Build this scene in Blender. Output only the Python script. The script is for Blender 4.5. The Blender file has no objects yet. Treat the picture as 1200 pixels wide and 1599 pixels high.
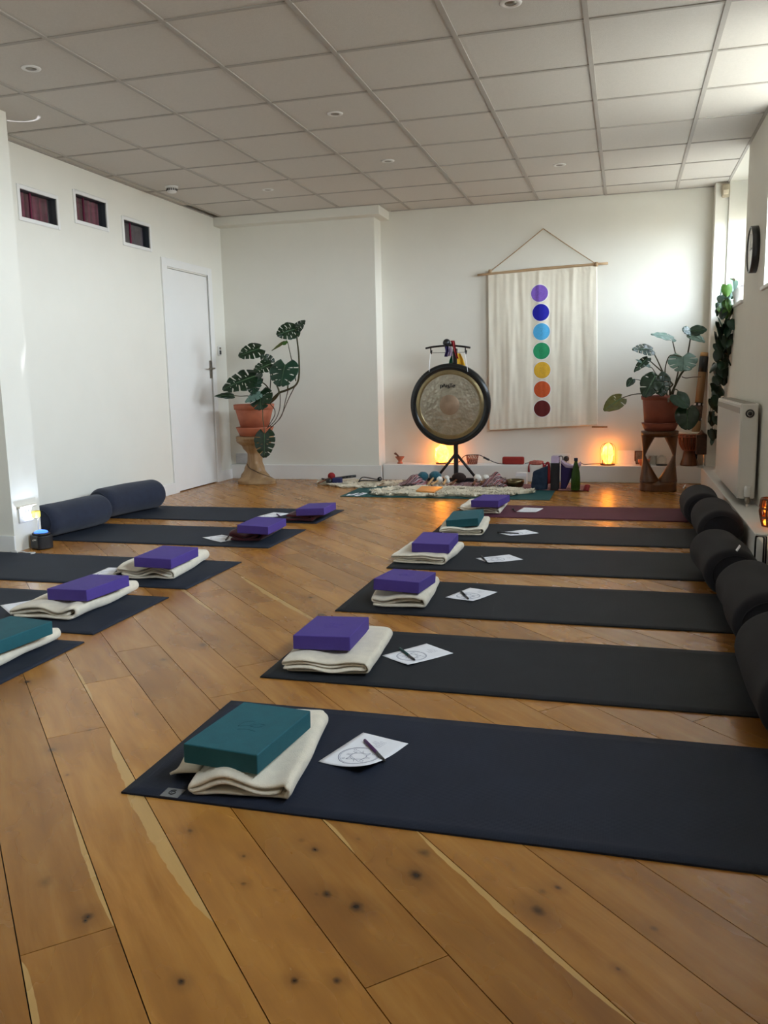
import bpy, math, random
from mathutils import Vector, Matrix, noise
R=math.radians; PI=math.pi
scene=bpy.context.scene
COL=scene.collection
# ---------------------------------------------------------------- camera
FPX=1324.75; YAW,PITCH,ROLL=-0.277413,-0.156407,-0.0214379; CZ=0.99
def cam_axes():
    ca,sa=math.cos(YAW),math.sin(YAW); b=PITCH
    fwd=Vector((sa*math.cos(b),ca*math.cos(b),math.sin(b)))
    right=Vector((ca,-sa,0)); up=right.cross(fwd)
    r=right*math.cos(ROLL)+up*math.sin(ROLL); u=-right*math.sin(ROLL)+up*math.cos(ROLL)
    return r,u,fwd
CR,CU,CF=cam_axes()
def ray(u,v): return CR*((u-600)/FPX)-CU*((v-799.5)/FPX)+CF
CP=Vector((0,0,CZ))
def atz(u,v,z): d=ray(u,v); return CP+d*((z-CZ)/d.z)
def aty(u,v,y): d=ray(u,v); return CP+d*(y/d.y)
def atx(u,v,x): d=ray(u,v); return CP+d*(x/d.x)
cam=bpy.data.cameras.new('camera'); cam.sensor_fit='HORIZONTAL'; cam.sensor_width=36; cam.lens=FPX/1200*36; cam.clip_start=.05
co=bpy.data.objects.new('camera',cam); COL.objects.link(co)
m=Matrix((CR,CU,-CF)).transposed().to_4x4(); m.translation=CP; co.matrix_world=m; scene.camera=co
# ---------------------------------------------------------------- materials
class NT:
    def __init__(s,name):
        s.m=bpy.data.materials.new(name); s.m.use_nodes=True; s.t=s.m.node_tree; s.N=s.t.nodes; s.L=s.t.links
        s.b=s.N['Principled BSDF']; s.out=s.N['Material Output']
    def n(s,typ,**k):
        x=s.N.new(typ)
        for a,v in k.items():
            if a.startswith('i_'):
                key=a[2:]; key=int(key) if key.isdigit() else key.replace('_',' ')
                x.inputs[key].default_value=v
            else: setattr(x,a,v)
        return x
    def l(s,a,b): s.L.new(a,b)
    def math(s,op,a,b=None,c=None,clamp=False):
        x=s.N.new('ShaderNodeMath'); x.operation=op; x.use_clamp=clamp
        for i,v in enumerate((a,b,c)):
            if v is None: continue
            if isinstance(v,(int,float)): x.inputs[i].default_value=v
            else: s.L.new(v,x.inputs[i])
        return x.outputs[0]
    def ramp(s,f,stops):
        x=s.N.new('ShaderNodeValToRGB'); e=x.color_ramp.elements
        while len(e)<len(stops): e.new(.5)
        for i,(p,c) in enumerate(stops): e[i].position=p; e[i].color=(*c,1)
        s.L.new(f,x.inputs[0]); return x.outputs[0]
    def mix(s,f,a,b,mode='MIX'):
        x=s.N.new('ShaderNodeMix'); x.data_type='RGBA'; x.blend_type=mode
        for i,v in ((0,f),(6,a),(7,b)):
            if isinstance(v,(int,float)): x.inputs[i].default_value=v
            elif isinstance(v,tuple): x.inputs[i].default_value=(*v,1)
            else: s.L.new(v,x.inputs[i])
        return x.outputs[2]
    def coord(s,scale=(1,1,1),which='Object',rot=(0,0,0)):
        c=s.N.new('ShaderNodeTexCoord'); mp=s.N.new('ShaderNodeMapping'); mp.inputs['Scale'].default_value=scale; mp.inputs['Rotation'].default_value=rot
        s.L.new(c.outputs[which],mp.inputs[0]); return mp.outputs[0]
    def noise(s,vec,scale,detail=3,rough=.5,dist=0):
        x=s.n('ShaderNodeTexNoise'); x.inputs['Scale'].default_value=scale; x.inputs['Detail'].default_value=detail; x.inputs['Roughness'].default_value=rough; x.inputs['Distortion'].default_value=dist
        s.L.new(vec,x.inputs['Vector']); return x.outputs[0]
    def bump(s,h,strength=.3,dist=.01):
        x=s.n('ShaderNodeBump'); x.inputs['Strength'].default_value=strength; x.inputs['Distance'].default_value=dist
        s.L.new(h,x.inputs['Height']); s.L.new(x.outputs[0],s.b.inputs['Normal'])
def mat(name,col,rough=.6,var=.12,nscale=20,bump=0,bscale=60,metal=0,spec=.5,sheen=0,stretch=(1,1,1),**k):
    t=NT(name); b=t.b
    vec=t.coord(stretch)
    f=t.noise(vec,nscale,4,.6)
    d=tuple(c*(1-var) for c in col); u=tuple(min(1,c*(1+var)) for c in col)
    c=t.ramp(f,[(.3,d),(.7,u)]); t.l(c,b.inputs['Base Color'])
    b.inputs['Roughness'].default_value=rough; b.inputs['Metallic'].default_value=metal
    b.inputs['Specular IOR Level'].default_value=spec
    if sheen: b.inputs['Sheen Weight'].default_value=sheen; b.inputs['Sheen Roughness'].default_value=.5
    if bump: t.bump(t.noise(vec,bscale,3,.6),bump,.004)
    for a,v in k.items(): b.inputs[a.replace('_',' ')].default_value=v
    return t.m
M={}
M['wall']=mat('wall_paint',(.80,.777,.695),.75,.015,3,.12,140,spec=.3)
M['trimw']=mat('trim_paint',(.82,.81,.78),.45,.015,3)
M['door']=mat('door_paint',(.84,.83,.80),.4,.01,3)
M['tile']=mat('ceiling_tile',(.64,.607,.555),.9,.03,90,.4,220,spec=.2)
M['bar']=mat('ceiling_bar',(.42,.39,.35),.6,.03,10)
M['dark']=mat('dark_void',(.01,.01,.01),.9)
M['black']=mat('black_metal',(.012,.012,.013),.4,.2,30)
M['blackp']=mat('black_plastic',(.015,.015,.017),.35,.15,30)
M['chrome']=mat('steel',(.28,.25,.21),.35,.1,30,metal=1)
M['white']=mat('white_plastic',(.8,.79,.76),.35,.02,10)
M['rad']=mat('radiator_enamel',(.80,.78,.73),.3,.015,4)
M['paper']=mat('paper',(.90,.90,.93),.7,.02,40)
M['ink']=mat('pale_ink',(.32,.32,.40),.8,.1,40)
M['cream']=mat('cream_wool',(.80,.72,.57),.95,.08,25,.5,300,sheen=.3)
M['maroon']=mat('maroon_wool',(.085,.010,.018),.95,.2,25,.5,300,sheen=.2)
M['purple']=mat('purple_foam',(.066,.036,.25),.7,.06,30,.2,400)
M['teal']=mat('teal_foam',(.004,.092,.115),.7,.08,30,.2,400)
M['tealmat']=mat('teal_mat',(.006,.075,.075),.8,.1,30,.3,300)
M['logo']=mat('emboss_teal',(.003,.07,.09),.6)
M['logop']=mat('emboss_purple',(.05,.025,.26),.6)
M['bolster']=mat('bolster_cotton',(.011,.011,.017),.95,.15,30,.5,350,sheen=.04)
M['bolsterb']=mat('bolster_cotton_blue',(.018,.024,.046),.95,.15,30,.5,350,sheen=.1)
M['terra']=mat('terracotta',(.42,.125,.062),.65,.12,14,.1,60)
M['terrad']=mat('terracotta_deep',(.27,.075,.045),.6,.12,14,.1,60)
M['soil']=mat('soil',(.03,.02,.012),.95,.3,60,.8,80)
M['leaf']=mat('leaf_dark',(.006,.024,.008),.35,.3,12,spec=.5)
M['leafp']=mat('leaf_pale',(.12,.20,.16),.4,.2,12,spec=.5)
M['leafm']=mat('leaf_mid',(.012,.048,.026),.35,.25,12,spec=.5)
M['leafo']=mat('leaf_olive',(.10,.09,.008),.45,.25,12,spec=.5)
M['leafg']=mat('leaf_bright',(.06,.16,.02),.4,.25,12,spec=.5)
M['stem']=mat('stem',(.06,.055,.018),.6,.3,20)
M['root']=mat('aerial_root',(.07,.04,.02),.7,.3,20)
M['vein']=mat('leaf_vein',(.05,.11,.04),.5)
M['red']=mat('red_plastic',(.30,.015,.008),.5,.1,30)
M['redc']=mat('red_cloth',(.26,.008,.012),.8,.1,30)
M['yellow']=mat('yellow_cloth',(.85,.5,.03),.8,.15,30)
M['green']=mat('green_cloth',(.01,.12,.05),.8,.15,30)
M['violetc']=mat('violet_cloth',(.025,.012,.085),.8,.15,30)
M['lav']=mat('lavender_cloth',(.42,.33,.45),.85,.1,30,.3,200)
M['navyc']=mat('navy_cloth',(.008,.022,.05),.8,.2,30,.4,200)
M['woodp']=mat('pale_wood',(.62,.36,.15),.5,.15,10,stretch=(1,12,12))
M['orangewood']=mat('orange_wood',(.75,.33,.09),.4,.15,10,stretch=(1,12,12))
M['tealfelt']=mat('teal_felt',(.02,.11,.15),.95,.25,60,.6,150,sheen=.3)
M['whitefelt']=mat('white_felt',(.85,.82,.74),.95,.08,60,.6,150,sheen=.3)
M['brownfelt']=mat('brown_fur',(.025,.012,.008),.95,.3,60,.8,150)
M['fur']=mat('sheepskin',(.86,.78,.60),.95,.14,12,.2,120,sheen=.2)
M['brass']=mat('old_brass',(.14,.11,.055),.28,.3,14,metal=1)
M['glass']=None
def glassy(name,col,alpha=.8,rough=.05):
    t=NT(name); t.N.remove(t.b)
    tr=t.n('ShaderNodeBsdfTransparent'); gl=t.n('ShaderNodeBsdfGlossy'); mx=t.n('ShaderNodeMixShader'); fr=t.n('ShaderNodeFresnel'); fr.inputs[0].default_value=1.45
    tr.inputs[0].default_value=(*col,1); gl.inputs['Roughness'].default_value=rough
    t.l(t.math('MULTIPLY',fr.outputs[0],.35),mx.inputs[0]); t.l(tr.outputs[0],mx.inputs[1]); t.l(gl.outputs[0],mx.inputs[2]); t.l(mx.outputs[0],t.out.inputs[0]); return t.m
M['pane']=glassy('window_glass',(.93,.95,.96))
M['clear']=glassy('clear_glass',(.93,.94,.93))
M['greenglass']=glassy('green_glass',(.12,.26,.05))
def woodm(name,c1,c2,scale=6,rough=.45,axis=(1,1,.12),rot=(0,0,0),dist=1.5):
    t=NT(name); v=t.coord(axis,rot=rot)
    f=t.noise(v,scale,5,.65,dist); g=t.noise(v,scale*7,3,.6)
    c=t.ramp(f,[(.3,c1),(.5,tuple((a+b)/2 for a,b in zip(c1,c2))),(.72,c2)])
    c=t.mix(t.math('MULTIPLY',g,.35),c,tuple(x*.5 for x in c1))
    t.l(c,t.b.inputs['Base Color']); t.b.inputs['Roughness'].default_value=rough; t.bump(g,.15,.002); return t.m
M['standwood']=woodm('carved_pale_wood',(.22,.12,.045),(.50,.32,.16),7,.45)
M['standdark']=woodm('carved_brown_wood',(.05,.017,.006),(.20,.075,.022),7,.35)
M['bamboo']=woodm('bamboo',(.26,.13,.05),(.42,.23,.09),7,.5)
M['rod']=woodm('driftwood',(.38,.24,.12),(.60,.42,.25),9,.7,axis=(.1,1,1))
M['drum']=woodm('drum_wood',(.10,.03,.012),(.26,.09,.03),7,.35)
# yoga mat material with fine crosswise ribbing
def matm(name,col,var=.12):
    t=NT(name); v=t.coord()
    w=t.n('ShaderNodeTexWave'); w.wave_type='BANDS'; w.bands_direction='X'; w.inputs['Scale'].default_value=55; t.l(v,w.inputs[0])
    w2=t.n('ShaderNodeTexWave'); w2.bands_direction='Y'; w2.inputs['Scale'].default_value=55; t.l(v,w2.inputs[0])
    f=t.noise(v,7,4,.6); h=t.math('ADD',w.outputs[1],w2.outputs[1])
    c=t.ramp(f,[(.3,tuple(x*(1-var) for x in col)),(.7,tuple(x*(1+var) for x in col))])
    t.l(c,t.b.inputs['Base Color']); t.b.inputs['Roughness'].default_value=.72; t.b.inputs['Specular IOR Level'].default_value=.28; t.bump(h,.2,.001); return t.m
M['mat']=matm('navy_mat',(.013,.018,.034)); M['matg']=matm('charcoal_mat',(.015,.018,.023)); M['matp']=matm('plum_mat',(.105,.026,.045))
M['matl']=matm('slate_mat',(.016,.022,.036))
# salt lamp glow
def saltm(name,strength):
    t=NT(name); v=t.coord(); f=t.noise(v,14,4,.6,.4)
    c=t.ramp(f,[(.3,(1,.16,.01)),(.55,(1,.33,.03)),(.75,(1,.48,.07))])
    t.l(c,t.b.inputs['Emission Color']); t.l(t.math('MULTIPLY_ADD',f,strength*1.6,strength*.25),t.b.inputs['Emission Strength'])
    t.b.inputs['Base Color'].default_value=(.8,.35,.15,1); t.b.inputs['Roughness'].default_value=.6; t.bump(f,.6,.02); return t.m
M['salt']=saltm('glowing_salt',11); M['salt2']=saltm('glowing_salt_dim',11)
# ---------------------------------------------------------------- mesh builder
class MB:
    def __init__(s): s.v=[]; s.f=[]; s.mi=[]; s.sm=[]
    def add(s,vs,fs,mi=0,smooth=False):
        o=len(s.v); s.v+=[tuple(v) for v in vs]
        for f in fs: s.f.append(tuple(i+o for i in f)); s.mi.append(mi); s.sm.append(smooth)
        return s
    def box(s,x0,x1,y0,y1,z0,z1,mi=0,T=None):
        vs=[Vector((x,y,z)) for x in (x0,x1) for y in (y0,y1) for z in (z0,z1)]
        if T is not None: vs=[T@v for v in vs]
        return s.add(vs,[(0,1,3,2),(4,6,7,5),(0,4,5,1),(2,3,7,6),(0,2,6,4),(1,5,7,3)],mi)
    def lathe(s,prof,n=32,c=(0,0,0),mi=0,smooth=True,axis='z',T=None,cap=True):
        vs=[];fs=[]
        for r,h in prof:
            for i in range(n):
                a=2*PI*i/n
                p=Vector((r*math.cos(a),r*math.sin(a),h))
                if axis=='y': p=Vector((p.x,h,p.y))
                if axis=='x': p=Vector((h,p.x,p.y))
                if T is not None: p=T@p
                vs.append(p+Vector(c))
        for j in range(len(prof)-1):
            for i in range(n): fs.append((j*n+i,j*n+(i+1)%n,(j+1)*n+(i+1)%n,(j+1)*n+i))
        s.add(vs,fs,mi,smooth)
        if cap:
            o=len(s.v)-len(vs)
            if prof[0][0]>1e-5: s.f.append(tuple(o+i for i in range(n))[::-1]); s.mi.append(mi); s.sm.append(False)
            if prof[-1][0]>1e-5: s.f.append(tuple(o+(len(prof)-1)*n+i for i in range(n))); s.mi.append(mi); s.sm.append(False)
        return s
    def tube(s,pts,r,n=8,mi=0,sub=0,flat=1.0):
        pts=[Vector(p) for p in pts]
        rr=list(r) if isinstance(r,(list,tuple)) else [r]*len(pts)
        if sub:
            q=[];qr=[]
            for i in range(len(pts)-1):
                p0=pts[max(i-1,0)];p1=pts[i];p2=pts[i+1];p3=pts[min(i+2,len(pts)-1)]
                for k in range(sub):
                    t=k/sub
                    q.append(.5*((2*p1)+(p2-p0)*t+(2*p0-5*p1+4*p2-p3)*t*t+(3*p1-p0-3*p2+p3)*t**3)); qr.append(rr[i]*(1-t)+rr[i+1]*t)
            q.append(pts[-1]); qr.append(rr[-1]); pts,rr=q,qr
        vs=[];fs=[]; up=None
        for i,p in enumerate(pts):
            d=(pts[min(i+1,len(pts)-1)]-pts[max(i-1,0)]).normalized()
            if up is None: up=Vector((0,0,1)) if abs(d.z)<.9 else Vector((1,0,0))
            a=d.cross(up)
            if a.length<1e-4: a=d.orthogonal()
            a.normalize(); b=a.cross(d).normalized(); up=b
            for k in range(n):
                t=2*PI*k/n; vs.append(p+a*(rr[i]*math.cos(t))+b*(rr[i]*flat*math.sin(t)))
        for j in range(len(pts)-1):
            for i in range(n): fs.append((j*n+i,j*n+(i+1)%n,(j+1)*n+(i+1)%n,(j+1)*n+i))
        fs.append(tuple(range(n))[::-1]); fs.append(tuple((len(pts)-1)*n+i for i in range(n)))
        return s.add(vs,fs,mi,True)
    def ball(s,c,r,mi=0,n=20,sc=(1,1,1),bump=0,seed=0):
        vs=[];fs=[];m=n//2
        for j in range(m+1):
            for i in range(n):
                th=PI*j/m; ph=2*PI*i/n
                d=Vector((math.sin(th)*math.cos(ph),math.sin(th)*math.sin(ph),math.cos(th)))
                k=1+bump*noise.noise(d*2.3+Vector((seed,seed*.7,0)))
                vs.append(Vector(c)+Vector((d.x*sc[0],d.y*sc[1],d.z*sc[2]))*r*k)
        for j in range(m):
            for i in range(n): fs.append((j*n+i,(j+1)*n+i,(j+1)*n+(i+1)%n,j*n+(i+1)%n))
        return s.add(vs,fs,mi,True)
    def grid(s,fn,nu,nv,mi=0,smooth=True,skip=None):
        vs=[fn(i/nu,j/nv) for j in range(nv+1) for i in range(nu+1)]
        fs=[(j*(nu+1)+i,j*(nu+1)+i+1,(j+1)*(nu+1)+i+1,(j+1)*(nu+1)+i) for j in range(nv) for i in range(nu) if not (skip and skip(i,j))]
        return s.add(vs,fs,mi,smooth)
    def prism(s,poly,d0,d1,fn,mi=0):
        """poly 2-D points, extruded between d0 and d1 by fn(a,b,d)->Vector"""
        n=len(poly); vs=[fn(a,b,d0) for a,b in poly]+[fn(a,b,d1) for a,b in poly]
        return s.add(vs,[tuple(range(n))[::-1],tuple(range(n,2*n))]+[(i,(i+1)%n,n+(i+1)%n,n+i) for i in range(n)],mi)
    def build(s,name,mats,parent=None,loc=None,bevel=0,seg=2,solid=0,subsurf=0,rot=None):
        me=bpy.data.meshes.new(name); me.from_pydata(s.v,[],s.f)
        if not isinstance(mats,(list,tuple)): mats=[mats]
        for x in mats: me.materials.append(M[x] if isinstance(x,str) else x)
        for p,mi,sm in zip(me.polygons,s.mi,s.sm): p.material_index=mi; p.use_smooth=sm
        me.update()
        o=bpy.data.objects.new(name,me); COL.objects.link(o)
        if parent: o.parent=parent
        if loc is not None: o.location=loc
        if rot is not None: o.rotation_euler=rot
        import bmesh
        bm=bmesh.new(); bm.from_mesh(me); bmesh.ops.remove_doubles(bm,verts=bm.verts,dist=1e-6); bmesh.ops.recalc_face_normals(bm,faces=bm.faces); bm.to_mesh(me); bm.free()
        if solid: q=o.modifiers.new('s','SOLIDIFY'); q.thickness=solid; q.offset=0
        if bevel:
            q=o.modifiers.new('b','BEVEL'); q.width=bevel; q.segments=seg; q.limit_method='ANGLE'; q.angle_limit=R(40)
            for p in me.polygons: p.use_smooth=True
            q2=o.modifiers.new('w','WEIGHTED_NORMAL'); q2.keep_sharp=False
        if subsurf: q=o.modifiers.new('u','SUBSURF'); q.levels=subsurf; q.render_levels=subsurf
        return o
def struct(o,parent=None): o['kind']='structure'; return o
def tag(o,label,cat,group=None,kind=None):
    o['label']=label; o['category']=cat
    if group: o['group']=group
    if kind: o['kind']=kind
    return o
def thing(name,loc,label,cat,group=None,rz=0,rot=None):
    o=bpy.data.objects.new(name,None); COL.objects.link(o); o.location=loc
    o.rotation_euler=rot if rot else (0,0,rz); o.empty_display_size=.05
    return tag(o,label,cat,group)
def plabel(o,l): o['label']=l; return o
WORLD=29; EXPO=.13; ARC_R=.056; ARC_W=.005; ARC_S=1
# ================================================================ ROOM
XL,XR,YF,YB,YC,CH=-3.9,.815,-2.2,8.2,7.98,2.572
LZ=.152   # ledge top
# floor: planks laid at 45 degrees
TH=R(-45.8); ct,st=math.cos(TH),math.sin(TH)
def tn(p): return (p[0]*ct+p[1]*st, -p[0]*st+p[1]*ct)
def xy(t,n): return (t*ct-n*st, t*st+n*ct)
PITCHW=.1633; N0=.063
def clip(poly,x0,x1,y0,y1):
    for ax,lim,sg in ((0,x0,1),(0,x1,-1),(1,y0,1),(1,y1,-1)):
        out=[]
        for i in range(len(poly)):
            a,b=poly[i],poly[(i+1)%len(poly)]; da=(a[ax]-lim)*sg; db=(b[ax]-lim)*sg
            if da>=0: out.append(a)
            if (da>=0)!=(db>=0):
                t=da/(da-db); out.append((a[0]+(b[0]-a[0])*t,a[1]+(b[1]-a[1])*t))
        poly=out
        if len(poly)<3: return []
    return poly
rnd=random.Random(5)
fv=[];ff=[];fc=[];fuv=[]
X0,X1,Y0,Y1=XL-.05,XR+.05,YF-.05,YB+.05
for k in range(-60,80):
    n0=N0+k*PITCHW; n1=n0+PITCHW
    t=-12+rnd.random()*2; js=[t]
    while t<12: t+=2.0+rnd.random()*1.3; js.append(t)
    if k==0: js=[j-js[5]-1.504 for j in js]+[20]
    if k==3: js=[j-js[5]-1.128 for j in js]+[20]
    for a,b in zip(js[:-1],js[1:]):
        g=.0011
        q=clip([xy(a+g,n0+g),xy(b-g,n0+g),xy(b-g,n1-g),xy(a+g,n1-g)],X0,X1,Y0,Y1)
        if not q: continue
        c=(rnd.random(),rnd.random(),rnd.random(),1); o=len(fv); m_=len(q)
        fv+=[(x,y,0) for x,y in q]+[(x,y,-.004) for x,y in q]
        for f in [tuple(range(o,o+m_))]+[(o+i,o+m_+i,o+m_+(i+1)%m_,o+(i+1)%m_) for i in range(m_)]:
            ff.append(f); fc.append(c)
o=len(fv); fv+=[(X0,Y0,-.0035),(X1,Y0,-.0035),(X1,Y1,-.0035),(X0,Y1,-.0035)]; ff.append((o,o+1,o+2,o+3)); fc.append((0,0,0,1))
me=bpy.data.meshes.new('floor'); me.from_pydata(fv,[],ff); me.uv_layers.new(name='plank_uv'); me.color_attributes.new('plank_id','FLOAT_COLOR','CORNER'); uv=me.uv_layers['plank_uv']; ca=me.color_attributes['plank_id']
for p in me.polygons:
    for li in p.loop_indices:
        vv=me.vertices[me.loops[li].vertex_index].co; uv.data[li].uv=tn(vv); ca.data[li].color=fc[p.index]
    p.material_index=0
me.polygons[-1].material_index=1
t=NT('oak_planks')
u=t.n('ShaderNodeUVMap',uv_map='plank_uv').outputs[0]; at=t.n('ShaderNodeAttribute',attribute_name='plank_id'); idc=at.outputs['Color']
sep=t.n('ShaderNodeSeparateXYZ'); t.l(u,sep.inputs[0]); U,V=sep.outputs[0],sep.outputs[1]
si=t.n('ShaderNodeSeparateXYZ'); t.l(idc,si.inputs[0]); r1,r2,r3=si.outputs
off=t.n('ShaderNodeVectorMath',operation='MULTIPLY_ADD'); t.l(idc,off.inputs[0]); off.inputs[1].default_value=(37,19,7); t.l(u,off.inputs[2])
def vs_(v,s):
    x=t.n('ShaderNodeVectorMath',operation='MULTIPLY'); t.l(v,x.inputs[0]); x.inputs[1].default_value=s; return x.outputs[0]
grain=t.noise(vs_(off.outputs[0],(1.6,14,1)),1.6,6,.62,.45)
fine=t.noise(vs_(off.outputs[0],(4,70,1)),1.5,3,.6)
blot=t.noise(vs_(off.outputs[0],(2.2,5,1)),1.3,3,.5,.15)
base=t.ramp(grain,[(.22,(.31,.125,.020)),(.5,(.44,.192,.036)),(.78,(.55,.272,.060))])
base=t.mix(t.math('MULTIPLY',fine,.22),base,(.28,.110,.028))
blr=t.n('ShaderNodeMapRange',interpolation_type='SMOOTHSTEP'); blr.inputs[1].default_value=.38; blr.inputs[2].default_value=.78; blr.inputs[4].default_value=.6; t.l(blot,blr.inputs[0])
base=t.mix(blr.outputs[0],base,(.25,.098,.021))
tone=t.ramp(r1,[(0,(.84,.82,.80)),(.5,(1,1,1)),(1,(1.15,1.16,1.16))]); base=t.mix(1.0,base,tone,'MULTIPLY')
dn=t.noise(u,26,3,.6)
# knots: (pixel u, v, radius m, strength)
KN=[(137,1432,.011,1),(134,1437,.006,1),(70,1377,.016,.35),(297,1297,.007,.8),(381,1337,.005,.7),(380,1380,.006,.6),(492,1327,.008,1),(471,1312,.008,.3),(510,1396,.010,.9),(494,1396,.006,.4),(557,1416,.014,1),(460,1531,.007,.9),(526,1531,.008,.9),(283,1533,.007,.9),
(214,1115,.007,.5),(140,1140,.005,.7),(105,1210,.005,.5),(82,1170,.012,.7),(662,1332,.013,.6),(650,1367,.014,1),(872,1386,.006,.8),(840,1422,.013,.8),(848,1392,.008,.4),(1022,1450,.007,.5),(966,1513,.005,.9),(42,1065,.012,.8),(485,933,.014,.7),(503,960,.02,.8),(317,1007,.016,.6),(255,1030,.014,.45),(300,905,.015,.5),(430,1390,.006,.3),(560,1310,.006,.4)]
dark=halo=None
for (pu,pv,r,s) in KN:
    tt,nn=tn(atz(pu,pv,0))
    d=t.n('ShaderNodeVectorMath',operation='MULTIPLY_ADD'); t.l(u,d.inputs[0]); d.inputs[1].default_value=(.75,1,0); d.inputs[2].default_value=(-tt*.75,-nn,0)
    L=t.n('ShaderNodeVectorMath',operation='LENGTH'); t.l(d.outputs[0],L.inputs[0])
    dd=t.math('MULTIPLY_ADD',dn,r*1.5,L.outputs['Value'])
    a=t.math('MULTIPLY',t.math('SUBTRACT',1.9,t.math('DIVIDE',dd,r),clamp=True),s,clamp=True)
    h=t.math('MULTIPLY',t.math('SUBTRACT',1.0,t.math('DIVIDE',dd,r*4.6),clamp=True),s*.62)
    dark=a if dark is None else t.math('MAXIMUM',dark,a); halo=h if halo is None else t.math('MAXIMUM',halo,h)
# sapwood streaks: seam pixel pairs, side, width profile
wn=t.noise(vs_(u,(9,1,1)),1.0,3,.6)
SAP=[(2,-1,(175,1150),(332,1440),.050),(1,-1,(118,1262),(180,1450),.017),(0,1,(36,1500),(60,1640),.02),(5,-1,(640,1290),(990,1610),.024),(4,1,(500,1276),(552,1335),.014),(2,1,(112,1042),(146,1096),.017),(3,-1,(-60,760),(0,830),.03),(8,-1,(368,900),(492,975),.042),(14,1,(560,860),(640,905),.02),(6,-1,(285,700+200),(330,960),.03)]
sapm=None
for k,side,p0,p1,w in SAP:
    t0,t1=tn(atz(*p0,0))[0],tn(atz(*p1,0))[0]
    if k>5: # find the seam nearest to the pixel
        kk=round((tn(atz(*p0,0))[1]-N0)/PITCHW); k=kk
    seam=N0+k*PITCHW; t0,t1=min(t0,t1),max(t0,t1)
    pr=t.n('ShaderNodeMapRange'); pr.inputs[1].default_value=t0; pr.inputs[2].default_value=t1; t.l(U,pr.inputs[0])
    q=pr.outputs[0]; env=t.math('MULTIPLY',t.math('MULTIPLY',q,t.math('SUBTRACT',1,q)),4)
    env=t.math('POWER',env,.6)
    dist=t.math('MULTIPLY',t.math('SUBTRACT',V,seam),side)
    wv=t.math('MULTIPLY',env,t.math('MULTIPLY_ADD',wn,w*.7,w*.35))
    inside=t.math('MULTIPLY',t.math('SUBTRACT',wv,dist),900,clamp=True)
    inside=t.math('MULTIPLY',inside,t.math('GREATER_THAN',dist,0))
    sapm=inside if sapm is None else t.math('MAXIMUM',sapm,inside)
sapc=t.mix(t.math('MULTIPLY',fine,.5),(.60,.36,.12),(.45,.25,.08))
base=t.mix(halo,base,(.10,.038,.012)); base=t.mix(sapm,base,sapc); base=t.mix(dark,base,(.018,.008,.004))
t.l(base,t.b.inputs['Base Color'])
t.l(t.math('MULTIPLY_ADD',blot,.08,.23),t.b.inputs['Roughness']); t.b.inputs['Specular IOR Level'].default_value=.5
t.bump(fine,.05,.001)
me.materials.append(t.m); me.materials.append(M['dark'])
fo=bpy.data.objects.new('floor',me); COL.objects.link(fo); struct(fo)

def wall(name,axis,pos,a0,a1,z0,z1,th,holes=(),m='wall'):
    """wall in plane axis=pos running a0..a1; th extends away from room (signed)"""
    A=sorted({a0,a1,*[h[i] for h in holes for i in (0,1)]}); Z=sorted({z0,z1,*[h[i] for h in holes for i in (2,3)]})
    mb=MB()
    for i in range(len(A)-1):
        for j in range(len(Z)-1):
            ac,zc=(A[i]+A[i+1])/2,(Z[j]+Z[j+1])/2
            if any(h[0]<ac<h[1] and h[2]<zc<h[3] for h in holes): continue
            p0,p1=min(pos,pos+th),max(pos,pos+th)
            if axis=='x': mb.box(p0,p1,A[i],A[i+1],Z[j],Z[j+1])
            else: mb.box(A[i],A[i+1],p0,p1,Z[j],Z[j+1])
    return struct(mb.build(name,m))
LW=[(5.02,5.40,2.105,2.285),(5.63,6.01,2.185,2.37),(6.25,6.63,2.115,2.29)]
wall('wall_left','x',XL,YF,YB+.2,0,2.75,-.12,LW+[(6.87,7.64,0,1.99)])
SILL=1.50
RW=[(6.84,8.03,SILL,CH),(4.35,5.86,SILL,CH),(.9,2.7,SILL,CH)]  # nearest window unseen, added for daylight; middle one narrowed to sharpen shadows
wall('wall_right','x',XR,YF,YB+.2,0,2.75,.30,RW)
wall('wall_back','y',YB,XL-.1,XR+.3,0,2.75,.15)
wall('wall_front','y',YF,XL-.1,XR+.3,0,2.75,-.15)
# projecting left part of the back wall, with its beam
mb=MB(); mb.box(XL,-2.31,YC,YB,0,2.6); struct(mb.build('wall_back_left','wall'))
mb=MB(); mb.box(XL,-2.22,7.84,YB,CH-.085,CH-.004); struct(mb.build('trim_1','wall',bevel=.004))
# plinth and ledges
mb=MB(); mb.box(XL,-2.28,7.955,YC,0,.145); struct(mb.build('baseboard_back_left','trimw',bevel=.004))
mb=MB(); mb.box(-2.28,XR,8.0,YB,0,LZ); struct(mb.build('trim_2','trimw',bevel=.005))
mb=MB(); mb.box(.665,XR,YF,8.0,0,LZ); struct(mb.build('trim_3','trimw',bevel=.005))
mb=MB(); mb.box(.705,XR,8.05,YB,LZ,CH); struct(mb.build('trim_4','wall',bevel=.004))
mb=MB(); mb.box(XL,XL+.016,4.47,6.79,0,.10).box(XL,XL+.016,7.72,7.98,0,.10); struct(mb.build('baseboard_left','trimw',bevel=.003))
# pillar
mb=MB(); mb.box(XL,-3.52,4.225,4.472,0,CH); struct(mb.build('wall_pillar','wall'))
mb=MB(); mb.box(XL,-3.512,4.212,4.225,0,.10); struct(mb.build('baseboard_pillar','trimw',bevel=.003))
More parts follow.
